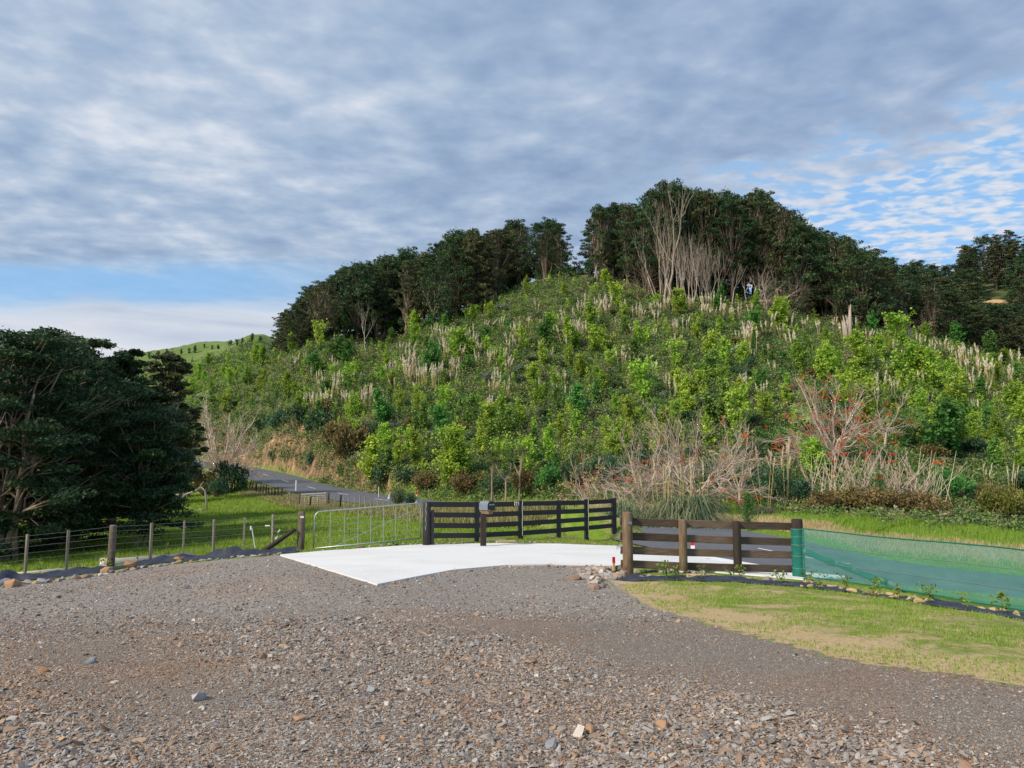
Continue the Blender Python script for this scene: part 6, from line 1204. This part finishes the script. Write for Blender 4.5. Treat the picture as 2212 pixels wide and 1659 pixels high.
x, y, gd = gpts(140000, 3.3, 9.5, .9); bn = vnoise(x, y, .7, 2); s = np.exp(rng.normal(size=len(x)) * .42) * .0088 * (1 + .55 * np.clip(bn, -.6, 1)) * np.interp(y, (3.5, 6, 9), (1.3, 1.0, 1.0)); fine = sstep(-.5, .8, x - (2.3 - (y - 4.6) * .75) + .5 * bn); s = s * (1 - .42 * fine); ok = rng.random(len(x)) > fine * .15; x, y, s = x[ok], y[ok], s[ok]; s = np.where(rng.random(len(s)) < .008, s * 2.2, s)
stones('gravel_stones', x, y, np.clip(s, .004, .042), rng, 'crushed grey and rust brown gravel covering the foreground yard')
x, y, gd = gpts(70000, 9, 19, 1.0); s = np.exp(rng.normal(size=len(x)) * .4) * .012
stones('far_gravel_stones', x, y, np.clip(s, .008, .08), rng, 'finer grey gravel towards the slab and the left weed mat')
# edge rocks: individuals
RM = []
for V, Fc in RT2: RM.append(mesh_np('rock', V, Fc))
def rocks(pts, smin, smax, group, lab, cat='rock', mat='rocks', jit=0.0):
    for (xv, vv) in pts:
        p = hit([(xv + rg.uniform(-1, 1) * jit, vv + rg.uniform(-1, 1) * jit * .4)])[0]; s = rg.uniform(smin, smax); me = RM[rg.randrange(len(RM))]
        if mat != 'rocks': me = me.copy(); me.materials.clear()
        o = link('rock' if cat == 'rock' else 'soil_clod', me, M[mat]); o.location = (p[0], p[1], p[2] + s * .3); o.rotation_euler = (rg.uniform(-.3, .3), rg.uniform(-.3, .3), rg.uniform(0, 6.28)); o.scale = (s, s * rg.uniform(.7, 1), s * rg.uniform(.6, 1)); tag(o, lab, cat, group)
el = [(x, np.interp(x, (0, 100, 200, 300, 400, 500, 600), (1269, 1258, 1246, 1229, 1216, 1207, 1198))) for x in np.linspace(2, 600, 62)]
rocks(el[:20], .05, .13, 'rocks left of the thick fence post', 'grey or brown rock edging the weed mat left of the thick post', jit=5)
rocks(el[20:40], .05, .12, 'rocks right of the thick fence post', 'grey or brown rock edging the weed mat below the long pipe', jit=4)
rocks(el[40:], .04, .10, 'rocks near the slab corner', 'small rock edging the weed mat towards the slab corner', jit=4)
pile = [(rg.gauss(1296, 24), rg.gauss(1245, 9)) for _ in range(95)]; pile = [q for q in pile if 1232 < q[0] < 1352 and 1224 < q[1] < 1275 and q[1] > 1222]
rocks([q for q in pile if q[0] < 1290], .05, .13, 'rock pile, left half', 'loose grey rock in the left half of the pile before the brown fence')
rocks([q for q in pile if q[0] >= 1290], .06, .15, 'rock pile, right half', 'loose grey rock in the right half of the pile beside the red peg')
rocks([(x, 1236 + (x - 1380) * .02) for x in np.linspace(1376, 1520, 18)], .05, .09, 'rocks under the bottom rail', 'rock lining the slab edge under the bottom rail', jit=2)
rocks([(x, np.interp(x, (700, 905, 1060, 1200, 1345), (1190, 1176.5, 1173, 1175, 1182)) - 1) for x in np.linspace(700, 1342, 46)], .04, .09, 'stones along the back of the slab', 'small stone lying along the far edge of the white slab', jit=3)
rocks([(x, np.interp(x, (830, 900, 980, 1100, 1235), (1262, 1250, 1235, 1225, 1223)) + 1.5) for x in np.linspace(850, 1235, 24)], .03, .06, 'stones along the front of the slab', 'small stone against the near edge of the white slab', jit=3)
rocks([(1386, 1252), (1404, 1251), (1524, 1250), (1660, 1255), (1676, 1256), (1751, 1262), (1774, 1272)], .07, .11, 'stones on the right weed mat', 'fist sized stone lying on the right weed mat')
M['rock_orange'] = pmat('rock_orange', (.42, .26, .15), (.30, .18, .11), 9, .85); M['rock_grey'] = pmat('rock_grey', (.46, .46, .45), (.34, .34, .34), 9, .85); M['rock_blue'] = pmat('rock_blue', (.29, .31, .33), (.22, .235, .25), 9, .85)
def hue(lab): return 'rock_grey' if 'pale grey' in lab else 'rock_blue' if 'blu' in lab else 'rock_orange'
for xv, vv, s, lab in ((287, 1226, .26, 'large reddish flat rock on the gravel edge below the thick post'), (393, 1213, .22, 'reddish brown angular rock beside the long pipe end'), (228, 1237, .17, 'orange grey split rock left of the large flat one'), (30, 1268, .2, 'orange brown rock at the left edge'), (12, 1266, .2, 'bluish rock in the left corner of the mat')):
    rocks([(xv, vv)], s * .9, s, None, lab, 'rock', hue(lab))
clod = [(x + rg.uniform(-8, 8), np.interp(x, (1700, 1790, 1880, 1980, 2100, 2212), (1262, 1271, 1284, 1298, 1316, 1333)) + rg.uniform(-3, 4)) for x in np.linspace(1730, 2205, 34)]
M['clod'] = pmat('clod', (.50, .38, .20), (.38, .27, .13), 9, .95)
rocks(clod, .04, .10, 'soil clods on the right weed mat', 'tan soil clod lying on the right weed mat before the netting', 'clod', 'clod')
for xv, vv, s, lab in ((430, 1510, .085, 'pale grey flat stone in the gravel, lower left'), (200, 1432, .06, 'bluish flat stone in the gravel on the left'), (800, 1498 - 5, .06, 'bluish stone lying in the gravel right of the pale flat one'), (1430, 1570, .05, 'orange brown stone near the bottom centre'), (95, 1452, .05, 'brown stone lying in the gravel far left'), (1275, 1580, .06, 'rusty flat stone at the bottom middle'), (1195, 1612, .06, 'blue grey stone at the bottom middle')): rocks([(xv, vv)], s * .9, s, None, lab, 'rock', hue(lab))
# ------------------------------------------------------------------ camera, light, sky
cam = bpy.data.cameras.new('camera'); co = bpy.data.objects.new('camera', cam); C.objects.link(co)
cam.sensor_width = 36; cam.lens = 36 * F / 2212; cam.clip_end = 9000; cam.clip_start = .05
co.location = (0, 0, CAMZ); co.rotation_euler = (PI / 2 + TH, 0, 0); bpy.context.scene.camera = co
SUN_EL, SUN_AZ = math.radians(38), math.radians(-128)      # azimuth from +Y towards +X
sd_ = Vector((math.sin(SUN_AZ) * math.cos(SUN_EL), math.cos(SUN_AZ) * math.cos(SUN_EL), math.sin(SUN_EL)))
ld = bpy.data.lights.new('sun', 'SUN'); ld.energy = 2.5; ld.angle = math.radians(9); ld.color = (1, .87, .70)
lo_ = bpy.data.objects.new('sun', ld); C.objects.link(lo_); lo_.rotation_euler = sd_.to_track_quat('Z', 'Y').to_euler()
def world():
    w = bpy.data.worlds.new('World'); bpy.context.scene.world = w; w.use_nodes = True
    t = NT.__new__(NT); t.t = w.node_tree; t.t.nodes.clear(); out = t.t.nodes.new('ShaderNodeOutputWorld')
    sky = t.n('ShaderNodeTexSky', dict(sky_type='NISHITA', sun_disc=False, sun_elevation=SUN_EL, sun_rotation=SUN_AZ, air_density=1.0, dust_density=.6, ozone_density=1.5))
    g = t.n('ShaderNodeTexCoord').outputs['Generated']; s = t.n('ShaderNodeSeparateXYZ', Vector=g).outputs
    X, Y, Z = s[0], s[1], s[2]
    hz = t.mt('SQRT', t.mt('ADD', t.mt('MULTIPLY', X, X), t.mt('MULTIPLY', Y, Y)))
    el = t.mt('DIVIDE', Z, t.mt('MAXIMUM', hz, .02)); az = t.mt('ARCTAN2', X, Y)
    zz = t.mt('MAXIMUM', t.mt('ADD', Z, .07), .03); u = t.mt('DIVIDE', X, zz); v = t.mt('DIVIDE', Y, zz)
    cv = t.n('ShaderNodeCombineXYZ', X=u, Y=v).outputs[0]
    def mp(loc, sc, rot=0): return t.n('ShaderNodeMapping', Vector=cv, Location=loc, Scale=sc, Rotation=(0, 0, rot)).outputs[0]
    big = t.noise(1.0, 5, mp((2.3, .4, 0), (.45, .6, 1), -.35), .5, .2)
    med = t.noise(1.0, 5, mp((.7, 3.1, 0), (2.0, 2.3, 1), -.3), .55, .2)
    puf = t.noise(1.0, 3, mp((5.1, 1.2, 0), (9, 10, 1), -.25), .5, .1)
    rip = t.noise(1.0, 2.5, mp((1.1, 6.2, 0), (13, 17, 1), .35), .5, .25)
    mid = t.noise(1.0, 4, mp((8.1, 2.2, 0), (4.5, 5.2, 1), -.3), .55, .15)
    bl = t.mt('ADD', t.mt('ADD', t.mt('MULTIPLY', big, .24), t.mt('MULTIPLY', med, .26)), t.mt('ADD', t.mt('MULTIPLY', mid, .30), t.mt('MULTIPLY', puf, .20)))
    skyb = t.mix(1.0, sky.outputs[0], (.78, .95, 1.05), 'MULTIPLY')
    rgt = t.mr(az, -.2, .5)
    # the sheet is thin and bright left of centre, thick to the upper right
    glow = t.mt('MULTIPLY', t.mr(t.mt('ABSOLUTE', t.mt('SUBTRACT', az, -.30)), .6, .05), t.mr(t.mt('ABSOLUTE', t.mt('SUBTRACT', el, .40)), .2, .02))
    bl = t.mt('ADD', t.mt('ADD', bl, t.mt('MULTIPLY', glow, .024)), t.mt('MULTIPLY', rgt, -.012))
    tone = t.ramp(bl, [(.38, (1.35, 1.9, 2.9)), (.45, (1.7, 2.3, 3.25)), (.50, (2.0, 2.6, 3.5)), (.55, (2.45, 3.0, 3.8)), (.60, (3.1, 3.5, 4.15)), (.67, (4.1, 4.3, 4.65))])
    tone = t.mix(t.mt('MULTIPLY', rgt, .5), tone, t.mix(1.0, tone, (.76, .80, .90), 'MULTIPLY'))
    nz = t.mt('MULTIPLY', t.mt('SUBTRACT', mid, .5), .30)
    elr = t.mt('ADD', t.mt('ADD', el, nz), t.mt('MULTIPLY', az, -.12))
    right = t.mt('MULTIPLY', t.mr(t.mt('ADD', az, nz), .02, .30), t.mr(elr, .40, .26))
    hs = t.mt('ADD', t.mt('MULTIPLY', rip, .7), t.mt('MULTIPLY', mid, .3))
    holes = t.mr(hs, .57, .43)
    rgap = t.mt('MULTIPLY', right, holes)
    puffc = t.ramp(hs, [(.44, (2.7, 3.3, 4.3)), (.54, (3.5, 3.9, 4.6)), (.64, (4.2, 4.4, 4.8))])
    tone = t.mix(t.mt('MULTIPLY', right, .9), tone, puffc)
    stk = t.noise(1.0, 4, t.n('ShaderNodeCombineXYZ', X=t.mt('MULTIPLY', az, 3.2), Y=t.mt('MULTIPLY', el, 26.0)).outputs[0], .55, .4)
    nl = t.mt('ADD', t.mt('MULTIPLY', t.mt('SUBTRACT', stk, .5), .05), t.mt('MULTIPLY', t.mt('SUBTRACT', med, .5), .03))
    ell = t.mt('ADD', t.mt('ADD', el, nl), t.mt('MULTIPLY', az, -.10))
    lgap = t.mt('MULTIPLY', t.mt('MULTIPLY', t.mr(ell, .305, .272), t.mr(ell, .222, .256)), t.mr(az, -.05, -.45))
    low = t.mt('MULTIPLY', t.mr(ell, .256, .230), t.mr(az, .2, -.2))
    tone = t.mix(t.mt('MULTIPLY', low, .85), tone, t.ramp(stk, [(.32, (2.8, 3.2, 3.9)), (.52, (3.8, 4.0, 4.4)), (.72, (4.5, 4.5, 4.5))]))
    gap = t.mt('MAXIMUM', t.mt('MULTIPLY', rgap, .92), t.mt('MULTIPLY', lgap, .8))
    blue = t.mix(gap, t.mix(.7, skyb, (2.1, 3.5, 4.8)), t.mix(.7, skyb, (1.35, 2.75, 4.7)))
    c = t.mix(gap, tone, blue)
    b = t.n('ShaderNodeBackground', Color=c, Strength=.1); t.t.links.new(b.outputs[0], out.inputs[0])
world()
sc = bpy.context.scene
sc.view_settings.view_transform = 'Standard'; sc.view_settings.look = 'None'; sc.view_settings.exposure = .9; sc.view_settings.gamma = 1
sc.cycles.max_bounces = 6; sc.cycles.transparent_max_bounces = 12
